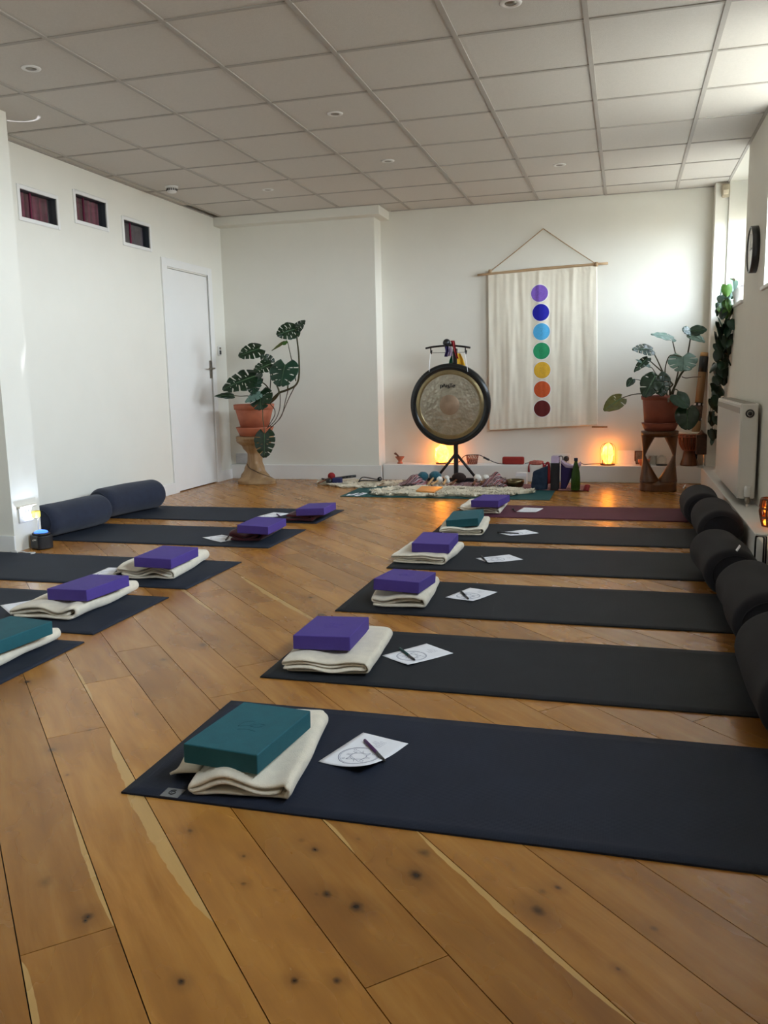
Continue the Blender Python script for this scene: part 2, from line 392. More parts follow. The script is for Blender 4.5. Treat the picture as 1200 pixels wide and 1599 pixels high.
# ceiling
mb=MB(); gx=[-1.405+.6*i for i in range(-4,4)]; gy=[4.233+.6*j for j in range(-11,7)]
bx=[XL]+gx+[XR]; by=[YF]+gy+[YB]
for i in range(len(bx)-1):
    for j in range(len(by)-1):
        if i==0 and abs(by[j+1]-gy[-1])<.01:
            continue  # missing tile in the corner
        mb.box(bx[i],bx[i+1],by[j],by[j+1],CH,CH+.02)
cei=struct(mb.build('ceiling','tile'))
mb=MB(); w=.012
for x in gx: mb.box(x-w,x+w,YF,YB,CH-.006,CH)
for y in gy: mb.box(XL,XR,y-w*.8,y+w*.8,CH-.005,CH)
mb.box(XL,XL+.02,YF,YB,CH-.006,CH).box(XR-.02,XR,YF,YB,CH-.006,CH).box(-2.2,XR,YB-.015,YB,CH-.006,CH)
g=mb.build('ceiling_grid','bar',cei); plabel(g,'grey metal grid bars')
mb=MB(); mb.box(XL-.1,XR+.4,YF-.1,YB+.3,CH+.12,CH+.16); struct(mb.build('ceiling_void','dark'))
# left wall small windows
curt=NT('curtain_red'); cv=curt.coord((1,1,1)); wv=curt.n('ShaderNodeTexWave'); wv.bands_direction='Y'; wv.inputs['Scale'].default_value=5; wv.inputs['Distortion'].default_value=1.5; curt.l(cv,wv.inputs[0])
curt.l(curt.ramp(wv.outputs[1],[(0,(.09,.003,.025)),(.8,(.22,.006,.055)),(1,(.30,.03,.09))]),curt.b.inputs['Base Color']); curt.b.inputs['Roughness'].default_value=.7; M['curtain']=curt.m
M['curtaind']=mat('curtain_dark',(.05,.015,.045),.7,.4,8,stretch=(1,4,.3))
M['casing']=mat('reveal_grey',(.035,.042,.05),.6,.1,5)
for k,(y0,y1,z0,z1) in enumerate(LW):
    fr=MB(); b=.026
    for a in ((y0-b,y0,z0-b,z1+b),(y1,y1+b,z0-b,z1+b),(y0,y1,z0-b,z0),(y0,y1,z1,z1+b)): fr.box(XL-.001,XL+.008,*a)
    f=struct(fr.build('window_%d'%(k+1),'trimw',bevel=.002))
    for q_ in ((y0,y0+.003,z0,z1),(y1-.003,y1,z0,z1),(y0,y1,z0,z0+.003),(y0,y1,z1-.003,z1)): mq=MB(); mq.box(XL-.119,XL-.002,*q_); mq.build('reveal_lining','casing',f)
    c=MB(); c.box(XL-.28,XL-.27,y0-.02,y1+.02,z0-.02,z1+.02).box(XL-.27,XL-.12,y1,y1+.02,z0,z1).box(XL-.27,XL-.12,y0-.02,y0,z0,z1).box(XL-.27,XL-.12,y0,y1,z1,z1+.02).box(XL-.27,XL-.12,y0,y1,z0-.02,z0)
    c.build('casing','casing',f)  # unseen box behind the window, added to keep sky light off the curtain
    cu=MB(); cu.grid(lambda a,b_:Vector((XL-.060+.008*math.sin(a*30+k),y0+.004+(y1-y0-.008)*a,z0+.002+(z1-z0-.004)*b_)),60,4)
    cu.build('curtain','curtaind' if k==2 else 'curtain',f,solid=.003)
    mu=MB(); mu.box(XL-.036,XL-.026,y0+(y1-y0)*.36,y0+(y1-y0)*.36+.014,z0,z1); mu.build('mullion','curtain',f)
    pa=MB(); pa.box(XL-.032,XL-.029,y0,y1,z0,z1); pa.build('pane','pane',f)
# door
fr=MB(); fr.box(XL,XL+.016,6.79,6.87,0,2.07).box(XL,XL+.016,7.64,7.72,0,2.07).box(XL,XL+.016,6.87,7.64,2.0,2.07)
d=struct(fr.build('door_1','door',bevel=.003))
lf=MB(); lf.box(XL-.040,XL-.002,6.8715,7.6385,.008,1.986); leaf=lf.build('door_leaf','door',d,bevel=.002)
vd=MB(); vd.box(XL-.115,XL-.05,6.87,7.64,0,1.99); vd.build('door_lining','casing',d)
hd=MB(); hc=atx(329,577,XL)
hd.box(XL-.004,XL+.004,hc.y-.018,hc.y+.018,hc.z-.085,hc.z+.085)
hd.tube([(XL,hc.y,hc.z+.01),(XL+.045,hc.y,hc.z+.01),(XL+.05,hc.y-.02,hc.z+.01),(XL+.048,hc.y-.12,hc.z+.008)],[.009,.009,.008,.007],10)
h=hd.build('door_handle','chrome',d,bevel=.001)
for z in (.25,1.55,.95):
    hg=MB(); hg.box(XL-.004,XL+.003,6.868,6.876,z-.045,z+.045); hg.build('hinge','trimw',d)
# right wall windows: sill lip, frame, pane, roller
for k,(y0,y1,z0,z1) in enumerate(RW):
    f=MB(); X=XR+.255
    for a in ((y0,y0+.045,z0,z1),(y1-.045,y1,z0,z1),(y0,y1,z0,z0+.05),(y0,y1,z1-.05,z1),((y0+y1)/2-.02,(y0+y1)/2+.02,z0,z1)): f.box(X-.02,X+.03,*a)
    w=struct(f.build('window_%d'%(k+4),'trimw',bevel=.003))
    s=MB(); s.box(XR-.018,XR+.25,y0-.03 if k else y0-.01,y1+.03 if k else y1+.01,z0-.022,z0+.002); s.build('window_sill','trimw',w,bevel=.004)
    p=MB(); p.box(X,X+.004,y0,y1,z0,z1); p.build('pane','pane',w)
# ceiling fittings
SP=[(-.51,3.95),(-1.72,5.15),(-2.92,6.91),(-.52,6.93),(-1.72,6.35),(-2.92,3.93)]
SL=['at the top edge of the photo','in the middle of the ceiling left of the centre bar','nearest the smoke alarm','above the wall hanging, near the back wall','nearly above the gong','at the far upper left of the ceiling']
for (x,y),l in zip(SP,SL):
    o=thing('ceiling_spotlight',(x,y,CH-.001),'white recessed ceiling spotlight '+l,'light','recessed spotlights in the ceiling tiles')
    a=MB(); a.lathe([(.026,-.002),(.034,-.007),(.046,-.004),(.049,0),(.026,0)],28,cap=False); a.build('trim_ring','white',o)
    a=MB(); a.lathe([(0,-.003),(.026,-.003),(.026,.0)],24,cap=False); a.build('lens','chrome',o)
o=thing('smoke_alarm',(-3.60,6.52,CH),'white round smoke alarm on the ceiling near the left wall','smoke alarm')
a=MB(); a.lathe([(.0,-.05),(.03,-.05),(.038,-.042),(.045,-.012),(.052,-.012),(.052,0)],28); a.build('housing','white',o)
a=MB()
for i in range(16): 
    an=2*PI*i/16; T=Matrix.Rotation(an,4,'Z'); a.box(.040,.0445,-.004,.004,-.036,-.018,T=T)
a.build('vent_slots','black',o)
o=thing('motion_sensor',(.79,8.045,2.50),'small beige motion sensor in the top right corner','sensor')
a=MB(); a.box(-.04,.025,-.05,.005,-.06,.05); a.build('housing',mat('sensor_beige',(.45,.38,.27),.5),o,bevel=.015,seg=3)
a=MB(); a.box(-.028,.013,-.058,-.048,-.04,.0); a.build('lens','cream',o,bevel=.006)
p=atx(342,548,XL)
o=thing('wall_thermostat',(XL+.001,p.y,p.z),'small silver keypad control on the wall right of the door','switch')
a=MB(); a.box(0,.014,-.03,.03,-.045,.045); a.build('housing','white',o,bevel=.004)
a=MB(); a.box(.014,.018,-.018,.018,-.035,.005); a.build('keypad','blackp',o,bevel=.002)
a=MB(); a.box(.014,.017,-.018,.018,.012,.036); a.build('display','chrome',o,bevel=.002)
# clock on the right wall
o=thing('wall_clock',(XR,6.24,1.775),'round wall clock with deep black rim above the radiator','clock')
a=MB(); a.lathe([(.150,0),(.150,-.044),(.140,-.046),(.138,-.036),(.0,-.036)],48,axis='x'); a.build('rim','blackp',o)
a=MB(); a.lathe([(.138,-.038),(0,-.038)],48,axis='x',cap=False); a.build('face','white',o)
a=MB(); a.box(-.0405,-.0395,-.004,.004,-.01,.10).box(-.0415,-.0405,-.075,.01,-.005,.005)
a.build('hands','black',o)
# radiator
o=thing('radiator',(.745,6.35,LZ),'white panel radiator fixed to the right wall above the ledge','radiator')
y0,y1=-.67,.67; zb,zt=.045,.630
a=MB(); a.box(-.055,-.040,y0,y1,zb,zt).box(.035,.050,y0,y1,zb,zt); a.build('panel','rad',o,bevel=.006)
for yy in (y0,y1): a=MB(); a.box(-.044,.044,yy-.004,yy+.004,zb+.0,zt); a.build('side_cover','rad',o,bevel=.003)
a=MB()
a.box(-.05,.048,y0,y1,zt-.004,zt+.004)
for i in range(60):
    yy=y0+.03+i*(y1-y0-.06)/59; a.box(-.035,.035,yy-.004,yy+.004,zt+.003,zt+.007,mi=1)
a.build('top_grille',['rad','bar'],o)
a=MB(); a.box(-.058,-.054,y0+.02,y1-.02,zt-.055,zt-.02); a.build('front_groove','bar',o)
for z in (.12,.5):
    for yy in (y0+.15,y1-.19): a=MB(); a.box(.048,XR-.746,yy,yy+.04,z,z+.04); a.build('bracket','rad',o)
a=MB(); a.lathe([(.018,-.004),(.026,-.004),(.026,-.010),(.018,-.010)],24,axis='y',c=(.0,y0,.575),cap=False).lathe([(.006,-.004),(.013,-.014),(0,-.014)],20,axis='y',c=(0,y0,.575))
a.build('energy_badge','blackp',o)
a=MB(); a.lathe([(.0,0),(.017,0),(.019,.01),(.02,.05),(.016,.068),(0,.07)],20,c=(.0,y0-.05,.062)); a.build('thermostatic_head','white',o)
a=MB(); a.lathe([(.014,0),(.018,.01),(.014,.045)],16,c=(.0,y0-.05,.018)).tube([(0,y0-.05,.04),(0,y0,.055)],.010,10); a.build('valve_body','chrome',o)
a=MB(); a.lathe([(.009,0),(.009,.03)],14,c=(0,y0-.05,-.001)); a.build('pipe','white',o)
# ================================================================ MATS AND PROPS
MT=.005
RIGHT=[(-1.165,.655,1.69,2.30),(-1.165,.655,2.52,3.11),(-1.185,.655,3.355,3.95),(-1.19,.655,4.20,4.85),(-1.175,.655,5.00,5.62),(-1.13,.655,5.90,6.47)]
LEFT=[(-3.875,-2.045,5.46,6.07),(-3.86,-2.03,4.59,5.22),(-3.85,-2.02,3.58,4.20),(-3.80,-2.025,2.83,3.42),(-3.80,-2.0,2.12,2.735)]
def mat_obj(r,m,label,group,curl=0,skew=0):
    x0,x1,y0,y1=r; cx,cy=(x0+x1)/2,(y0+y1)/2; w,h=(x1-x0)/2,(y1-y0)/2
    mb=MB(); rr=.012; pts=[]
    for sx,sy,a0 in ((1,-1,-90),(1,1,0),(-1,1,90),(-1,-1,180)):
        for k in range(5):
            a=R(a0+90*k/4); pts.append((sx*(w-rr)+rr*math.cos(a),sy*(h-rr)+rr*math.sin(a)))
    # top as a grid so that the ribbing and a slight waviness read
    nu,nv=60,16
    def top(a,b):
        x=-w+2*w*a; y=-h+2*h*b
        ed=min(a,1-a,b,1-b)
        z=MT+.0007*noise.noise(Vector((x*3+cx,y*3+cy,0)))
        return Vector((x+skew*y,y,z))
    mb.grid(top,nu,nv,0,True)
    mb.grid(lambda a,b: Vector((-w+2*w*a+skew*(-h+2*h*b),-h+2*h*b,.0004)),nu,nv,0,True)
    n1=nu+1; o2=n1*(nv+1)
    edge=[i for i in range(n1)]+[j*n1+nu for j in range(1,nv+1)]+[nv*n1+i for i in range(nu-1,-1,-1)]+[j*n1 for j in range(nv-1,0,-1)]
    for i in range(len(edge)):
        a,b=edge[i],edge[(i+1)%len(edge)]; mb.f.append((a,b,b+o2,a+o2)); mb.mi.append(0); mb.sm.append(False)
    root=thing('yoga_mat',(cx,cy,0),label,'yoga mat',group)
    mb.build('mat_sheet',m,root)
    return root
RG='yoga mats in the right row'; LG='yoga mats in the left row'
RL=['dark navy yoga mat nearest the camera, with a small grey corner label','charcoal yoga mat, second from the front in the right row','charcoal yoga mat, third from the front in the right row','charcoal yoga mat, fourth from the front in the right row','charcoal yoga mat just before the plum mat in the right row','plum coloured yoga mat, farthest in the right row']
RM=['mat','matg','matg','matg','matg','matp']
mats=[]
for i,r in enumerate(RIGHT): mats.append(mat_obj(r,RM[i],RL[i],RG))
LL=['navy yoga mat along the left wall, farthest in the left row','slate yoga mat under the bolster beside the pillar','slate yoga mat passing in front of the pillar at the left edge','navy yoga mat second from the front in the left row','navy yoga mat nearest the camera at the left edge of the photo']
for i,r in enumerate(LEFT): mats.append(mat_obj(r,'matl',LL[i],LG))
# corner label of the first mat
lp=atz(272,1240,0); cx,cy=mats[0].location[:2]
a=MB(); T=Matrix.Translation((lp.x-cx,RIGHT[0][2]+.024-cy,0))
a.box(-.024,.024,-.022,.020,MT+.0006,MT+.0016,T=T); 
lab=a.build('corner_label',mat('label_grey',(.17,.17,.165),.6,.1,60),mats[0]); plabel(lab,'grey square corner label with dark spiral emblem')
a=MB(); pts=[]
for k in range(26):
    an=R(70+k*19); rad=.0115-.00032*k; pts.append((lp.x-cx+rad*math.cos(an),RIGHT[0][2]+.023-cy+rad*math.sin(an)*1.05,MT+.002))
a.tube(pts,.0014,5); a.build('spiral_emblem','black',lab)
# ---- folded blankets
def blanket(name,loc,w,d,layers,th,m,label,group,rz=0,seed=0,flap=None,taper=.0,right_round=True):
    rd=random.Random(seed)
    root=thing(name,loc,label,'blanket',group,rz=rz)
    # cross-section in x-z: an outer wrap folded around inner layers
    gap=th; t=th*.74; cl=[]
    def run(xa,xb,z,L,n=12):
        for k in range(n+1): cl.append((xa+(xb-xa)*k/n,z,L))
    def turn(x,za,zb,sx,L,n=6,k_=1.0):
        r=abs(zb-za)/2; zc=(za+zb)/2; sg=1 if zb>za else -1
        for k in range(1,n): a_=-PI/2+PI*k/n; cl.append((x+sx*r*k_*math.cos(a_),zc+sg*r*math.sin(a_),L))
    H=layers*gap; zz=[gap*(k+.5) for k in range(layers)]
    xl,xr=-w/2,w/2-H*.42
    run(xl+rd.uniform(0,.012),xr,zz[0],0); turn(xr,zz[0],zz[-1],1,.5,9,.85); run(xr,xl+gap*.5+rd.uniform(0,.01),zz[-1],1)
    if layers>2:
        turn(xl+gap*.5,zz[-1],zz[-2],-1,.9,5); xi=xr-rd.uniform(.0,.012); run(xl+gap*.5,xi,zz[-2],.8)
        if layers>3: turn(xi,zz[-2],zz[-3],1,.6,5); run(xi,xl+rd.uniform(0,.02),zz[-3],.4)
    layers_=layers
    ny=14; n=len(cl); mb=MB(); vs=[]
    H=layers*gap
    for j in range(ny+1):
        y=-d/2+d*j/ny; e=abs(2*j/ny-1)
        P=[]
        for (x,z,L) in cl:
            lay=L
            sag=1-.30*max(0,(-x/(w/2))-.55)*lay
            fr_=.45+.75*max(0,.5-y/d)
            wav=.75*gap*fr_*noise.noise(Vector((x*11+seed*3,y*5,L*.25+seed)))*(1 if L>.2 else .25)
            wav+=.62*gap*fr_*math.sin(x*30+seed*2+L*.8)*(.4+abs(noise.noise(Vector((seed,y*3,.2)))))*(1 if L>.2 else .15)
            edge=.010*noise.noise(Vector((x*10,L*3.3+seed,j*.01)))+.010*math.sin(L*7+seed)
            squ=1-taper*(y/d+.5)
            P.append(Vector((x*(1-.03*e)+.004*noise.noise(Vector((y*7,L,seed))), y+(edge if j in (0,ny) else 0), max((z*sag+wav)*squ*(1-.25*max(0,e-.8)*5*(.2 if z<gap else 1)*.5),t*.5+.0008))))
        # offset both sides
        A=[];B=[]
        for i,p in enumerate(P):
            q=P[min(i+1,n-1)]-P[max(i-1,0)]; nn=Vector((-q.z,0,q.x)); nn=nn.normalized() if nn.length>1e-6 else Vector((0,0,1))
            A.append(p+nn*t/2); B.append(p-nn*t/2)
        for q in A+B: q.z=max(q.z,.0006)
        vs+=A+B[::-1]
    m_=2*n; fs=[]
    for j in range(ny):
        for i in range(m_): fs.append((j*m_+i,j*m_+(i+1)%m_,(j+1)*m_+(i+1)%m_,(j+1)*m_+i))
    for j in (0,ny):
        for i in range(n-1): fs.append((j*m_+i,j*m_+i+1,j*m_+m_-2-i,j*m_+m_-1-i))
    mb.add(vs,fs,0,True)
    o=mb.build('folded_layers',m,root,subsurf=1)
    if flap:
        fx,fy,fz,fw,fl=flap
        a=MB()
        a.grid(lambda u_,v_: Vector((fx-fl*u_, fy+fw*(v_-.5)*(1-.25*u_), fz*(1-u_)**.8+.006+.010*math.sin(v_*5+u_*2)*(.3+u_)*.5)),8,8)
        q=a.build('loose_flap',m,root,solid=.006)
    return root
BG='folded blankets in the right row'; BG2='folded blankets in the left row'
def tilt_block(loc,eul,m,ml,label,group,emb=True):
    o=thing('yoga_block',loc,label,'yoga block',group)
    a,tx,ty=[R(e) for e in eul]
    o.rotation_euler=(Matrix.Rotation(a,3,'Z')@Matrix.Rotation(tx,3,'X')@Matrix.Rotation(ty,3,'Y')).to_euler()
    b=MB(); b.box(-.1025,.1025,-.1525,.1525,-.025,.025); b.build('foam_body',m,o,bevel=.0035,seg=3)
    if emb:
        e=MB()
        def leafcurve(ax,ay,bx_,by_,bow):
            for s in (1,-1):
                e.tube([(ax+(bx_-ax)*k/8+bow*s*math.sin(PI*k/8)*(by_-ay)*.5,ay+(by_-ay)*k/8-bow*s*math.sin(PI*k/8)*(bx_-ax)*.5,.0249) for k in range(9)],.0008,4)
        leafcurve(-.03,-.01,.0,.035,.5); leafcurve(.0,.0,.035,.02,.5)
        e.tube([(-.022,-.028,.0249),(0,-.02,.0249),(.03,-.026,.0249)],.0008,4)
        e.build('embossed_mark',ml,o)
    return o
# blanket, height from the block poses: block bottom z
BZ=MT+.0008
spec=[ # name, centre, w, d, layers, material, block pose, euler, block material
 ((-.893,1.945),.265,.46,3,'cream',(-.916,1.905,.083),(-4,-1.4,.6),'teal'),
 ((-.972,2.80),.32,.44,4,'cream',(-1.006,2.815,.080),(4.3,-3.0,-.6),'purple'),
 ((-.935,3.645),.25,.42,3,'cream',(-.929,3.590,.092),(-1.4,-4.5,2.1),'purple'),
 ((-1.03,4.52),.31,.42,4,'cream',(-.99,4.505,.088),(1.5,1.0,.8),'purple'),
 ((-.98,5.39),.29,.46,4,'cream',(-.974,5.336,.086),(2.7,2.0,-5.0),'teal'),
 ((-.99,6.24),.30,.44,3,'cream',(-.928,6.115,.088),(-7.8,.4,-1.5),'purple')]
BLL=['cream folded blanket with a loose flap, under the nearest teal block','cream blanket folded in thick loose layers under the second purple block from the front','cream folded blanket closest to square, on the third mat of the right row','cream blanket with many thin folded edges on the fourth mat of the right row','cream folded blanket under the teal block at the far end of the right row','cream folded blanket on the plum mat']
BKL=['teal foam block nearest the camera, on the front cream blanket','purple foam block on the second mat from the front, right row','purple foam block on the third mat from the front, right row','purple foam block in front of the far teal block, right row','small-looking teal foam block between two purple blocks, right row','purple foam block on the plum mat near the sheepskin rug']
for i,(c,w,d,ly,m,bp,be,bm_) in enumerate(spec):
    hz=(bp[2]-.026-BZ)/ly; rz=[R(8),R(5),R(4),R(-3),R(4),R(0)][i]
    bl=blanket('folded_blanket',(c[0],c[1],BZ),w,d,ly,hz,m,BLL[i],BG,rz=rz,seed=i+1,flap=(-.125,-.085,.025,.14,.085) if i==0 else ((-.13,.02,.02,.22,.07) if i==5 else None))
    tilt_block(bp,be,bm_,'logo' if bm_=='teal' else 'logop',BKL[i],'foam blocks in the right row',emb=(i<3))
spec2=[((-2.20,5.72),.24,.46,2,'maroon',(-2.094,5.600,.082),(3.3,-1.0,-2.4),'purple'),
 ((-2.265,4.98),.23,.48,3,'maroon',(-2.171,4.829,.095),(1.3,.4,2.0),'purple'),
 ((-2.35,3.96),.32,.50,4,'cream',(-2.256,3.818,.104),(2.3,0,1.5),'purple'),
 ((-2.375,3.23),.33,.52,3,'cream',(-2.284,3.190,.096),(-2.5,-1.0,-1.4),'purple'),
 ((-2.265,2.49),.33,.50,3,'cream',(-2.175,2.49,.091),(-6.5,0,1),'teal')]
SL2=['dark red folded blanket on the farthest left mat','dark red folded blanket on the mat beside the paper, second from the far end','cream folded blanket on the mat that passes the pillar','cream folded blanket with an open fold, second from the front on the left','white-looking cream blanket cut by the left edge of the photo']
SK2=['purple foam block on the farthest dark red blanket','purple foam block on the nearer dark red blanket','purple foam block on the cream blanket in the middle of the left row','long purple foam block just behind the left teal block','teal foam block cut by the left edge of the photo']
for i,(c,w,d,ly,m,bp,be,bm_) in enumerate(spec2):
    hz=(bp[2]-.026-BZ)/ly
    blanket('folded_blanket',(c[0],c[1],BZ),w,d,ly,hz,m,SL2[i],BG2,rz=[R(2),R(5),R(7),R(2),0][i],seed=i+20,flap=(-.13,-.13,.025,.15,.08) if i in(2,3) else None)
    tilt_block(bp,be,bm_,'logo' if bm_=='teal' else 'logop',SK2[i],'foam blocks in the left row',emb=False)
# ---- papers with printed circle
def paper(quad,label,group,curl=.0,seed=0,detail=True,back=False,z=BZ):
    q=[atz(u,v,z) for u,v in quad]; c=sum(q,Vector())/4
    # long edge direction
    e1=(q[1]-q[0]+q[2]-q[3])/2; e2=(q[2]-q[1]+q[3]-q[0])/2
    if e1.length<e2.length: ax,s=e2.normalized(),1
    else: ax=e1.normalized()
    rz=math.atan2(ax.y,ax.x)
    o=thing('printed_sheet',(c.x,c.y,z),label,'paper',group,rz=rz)
    W,H=.105,.074
    def zf(x,y): return .0008+curl*max(0,(-x/W*.6-y/H*.5)-.2)**2*.03
    a=MB(); a.grid(lambda u_,v_:Vector((-W+2*W*u_,-H+2*H*v_,zf(-W+2*W*u_,-H+2*H*v_))),16,10)
    a.build('sheet','paper',o,solid=.0005)
    ink=MB(); k=.0009
    def line(pts,r=.0006): ink.tube([(x,y,zf(x,y)+.0005) for x,y in pts],r,4,flat=.3)
    cx_=-.028; rr=.053
    if not back:
        for r_,wd in ((rr,.0012),(rr-.004,.0006)): line([(cx_+r_*math.cos(R(t_*10)),r_*math.sin(R(t_*10))) for t_ in range(37)],wd)
        if detail:
            line([(cx_+.022*math.cos(R(t_*20)),.022*math.sin(R(t_*20))) for t_ in range(19)])
            line([(cx_-.03,-.02),(cx_+.03,-.02),(cx_,.035),(cx_-.03,-.02)]); line([(cx_-.03,.02),(cx_+.03,.02),(cx_,-.035),(cx_-.03,.02)])
            for t_ in range(8): line([(cx_+.022*math.cos(R(t_*45)),.022*math.sin(R(t_*45))),(cx_+.034*math.cos(R(t_*45+12)),.034*math.sin(R(t_*45+12)))])
            for t_ in range(4): line([(cx_+.041*math.cos(R(t_*90+45))+.004*math.cos(R(s_*60)),.041*math.sin(R(t_*90+45))+.004*math.sin(R(s_*60))) for s_ in range(7)])
        rd=random.Random(seed)
        for rowi in range(5):
            xx=.045+rowi*.008
            line([(xx+rd.uniform(-.0015,.0015),-.022+.004*k_) for k_ in range(rd.randint(6,11))],.0005)
    else:
        for rowi in range(9): line([(-.07+rowi*.016,-.055+.01*k_) for k_ in range(11)],.0006)
    ink.build('printed_drawing','ink',o)
    return o
PQ=[[(506,1183),(564,1148),(635,1162),(570,1212)],[(600,1022),(667,1006),(706,1020),(636,1042)],[(697,932),(736,918),(775,925),(739,941)],[(744,871),(798,866),(815,874),(763,881)],[(779,832),(824,827),(840,832.5),(795,838)],[(806,799),(822,792.5),(846,794),(838,801)],
    [(405,804.5),(430,799),(451,803),(424,811)],[(317,841),(345,834.5),(372,841),(350,847)],[(149,897),(170,889),(196,890),(178,899)],[(15,960),(6,948),(52,938),(70,948)]]
PL=['curling white sheet with circle drawing, nearest the camera','white sheet with circle drawing and pen on the second mat of the right row','white sheet with pen on the third mat of the right row','narrow-looking white sheet with pen on the fourth mat of the right row','white sheet with pen across its corner on the mat before the plum one','plain-looking white text sheet on the plum mat',
    'white sheet behind the nearer red blanket, on the farthest left mat','white sheet with pen beside the nearer dark red blanket','white sheet partly behind the middle left cream blanket','white sheet at the left edge beside the long purple block']
for i,q in enumerate(PQ): paper(q,PL[i],'printed sheets on the mats',curl=1.0 if i in(0,9) else .2,seed=i,detail=i<4,back=(i==5))
# ---- pens
def pen(p0,p1,m,m2,label,z0=.0085,z1=.0085):
    a=atz(*p0,z0);b=atz(*p1,z1); c=(a+b)/2; d=(b-a); L=min(.145,d.length); d.normalize()
    a=c-d*L/2; b=c+d*L/2; a.z=z0; b.z=z1
    o=thing('marker_pen',(c.x,c.y,z0),label,'pen','pens on the sheets'); inv=Vector((c.x,c.y,z0))
    f=lambda t_:a+(b-a)*t_-inv
    q=MB(); q.tube([f(0),f(.02),f(.6)],[.0035,.0045,.0045],10); q.build('cap',m,o)
    q=MB(); q.tube([f(.6),f(.95),f(1.0)],[.0041,.0038,.002],10); q.build('barrel',m2,o)
M['pencap']=mat('pen_purple',(.07,.015,.09),.4); M['pengreen']=mat('pen_green',(.004,.05,.045),.4)
for (a_,b_,m1,m2,l) in [((567,1153),(605,1192),'pencap','blackp','purple capped pen on the nearest sheet'),((623,1011),(650,1032),'pengreen','blackp','dark green pen on the second sheet from the front'),
  ((718,921),(734,937),'blackp','blackp','black pen on the third sheet of the right row'),((750,866),(763,880),'blackp','blackp','black pen on the fourth sheet of the right row'),((777,831),(811,833),'blackp','blackp','black pen lying along the sheet before the plum mat'),
  ((800,793),(806,799),'blackp','blackp','short-looking dark pen beside the sheet on the plum mat'),((431,802),(441,808),'pencap','pencap','purple pen on the farthest left sheet'),((352,844),(358,836),'blackp','blackp','black pen on the sheet by the nearer dark red blanket'),
  ((178,896),(186,888),'blackp','blackp','black pen tip behind the middle left blanket')]: pen(a_,b_,m1,m2,l,BZ+.006,BZ+.006)
# ---- bolsters
def bolster(x,ya,yb,r,m,label,group,seed,bend=0,rzv=0,sc=1.0):
    L=yb-ya; yc=(ya+yb)/2
    o=thing('bolster_cushion',(x,yc,0),label,'bolster',group,rz=rzv)
    n=40; prof=[]; K=26
    mb=MB(); vs=[]
    for j in range(K+1):
        s=j/K; y=-L/2+L*s
        e=min(s,1-s)*L; rr=r*(1-(max(0,(.07-e))/.07)**2.4*.88) if e<.07 else r
        if j in (0,K): rr=.004
        wob=.004*math.sin(s*9+seed)
        for i in range(n):
            a=2*PI*i/n
            k=1+.035*noise.noise(Vector((math.cos(a)*1.2+seed,math.sin(a)*1.2,s*3)))
            px=rr*k*math.cos(a)*1.06+wob+bend*math.sin(PI*s); pz=rr*k*math.sin(a)*.97
            z=r*.97+pz
            if z<.012: z=.012*(.15+.85*max(0,z)/.012)
            vs.append(Vector((px,y+(.012*math.cos(a) if 2<j<K-2 else 0),z+MT+.0005)))
    fs=[(j*n+i,j*n+(i+1)%n,(j+1)*n+(i+1)%n,(j+1)*n+i) for j in range(K) for i in range(n)]
    fs+=[tuple(range(n))[::-1],tuple(K*n+i for i in range(n))]
    mb.add(vs,fs,0,True); mb.build('cover',m,o,subsurf=1)
    for yy,sg in ((-L/2+.03,1),(L/2-.03,1)):
        R0=r*(1-(max(0,(.07-.03))/.07)**2.4*.88)
        sm=MB(); sm.tube([(R0*1.06*math.cos(2*PI*i/32),yy,r*.97+R0*.97*math.sin(2*PI*i/32)+MT) for i in range(33)],.0022,6); sm.build('end_seam',m,o)
    return o
BO=[(.480,2.24,2.90,.122,'bolster','black bolster nearest the camera, cut by the right edge'),(.50,3.02,3.70,.118,'bolster','dark bolster second from the camera, with orange glow on its top'),
    (.462,3.83,4.47,.113,'bolster','middle bolster of the five in front of the ledge, with white tag'),(.525,4.86,5.53,.118,'bolster','second farthest bolster along the right ledge'),(.495,5.60,6.18,.116,'bolster','farthest bolster in the right row, at the end of the plum mat')]
for i,(x,ya,yb,r,m,l) in enumerate(BO):
    b=bolster(x,ya,yb,r,m,l,'bolsters along the right ledge',i*1.7,bend=.0,rzv=R([0,0,3,0,0][i]))
    if i==2 or i==4:
        tg=MB(); T=Matrix.Translation((.0 if i==2 else -.09,(-.31 if i==2 else .27),.232 if i==2 else .20))@Matrix.Rotation(R(30),4,'Y')
        tg.box(-.002,.002,-.012,.012,-.006,.022,T=T); plabel(tg.build('care_tag','paper',b),'small white care tag')
bolster(-3.66,5.33,6.03,.118,'bolsterb','dark blue bolster against the left wall on the farthest left mat','bolsters by the left wall',7,rzv=R(-9))
bolster(-3.60,4.56,5.24,.112,'bolsterb','dark blue bolster just behind the pillar','bolsters by the left wall',9,rzv=R(-4))
# ---- light projector by the pillar and its socket
o=thing('light_projector',(-3.435,4.36,0),'small black light projector with glowing blue top on the floor beside the pillar','projector',rz=R(-25))
a=MB(); pr=[(-.062,-.02),(-.045,-.05),(.045,-.05),(.062,-.02),(.062,.02),(.045,.05),(-.045,.05),(-.062,.02)]
a.prism(pr,.002,.085,lambda x,y,z:Vector((x,y,z))); a.prism([(x*.85,y*.85) for x,y in pr],.085,.10,lambda x,y,z:Vector((x,y,z))); a.build('housing','blackp',o,bevel=.006,seg=3)
t=NT('blue_glow'); t.b.inputs['Base Color'].default_value=(.1,.3,.8,1); t.b.inputs['Emission Color'].default_value=(.04,.15,1,1); t.b.inputs['Emission Strength'].default_value=1.7; M['blue']=t.m
a=MB(); a.lathe([(.042,.099),(.038,.107),(.026,.113),(.012,.116),(0,.117)],28); plabel(a.build('lens_dome','blue',o),'glowing blue lens dome')
a=MB()
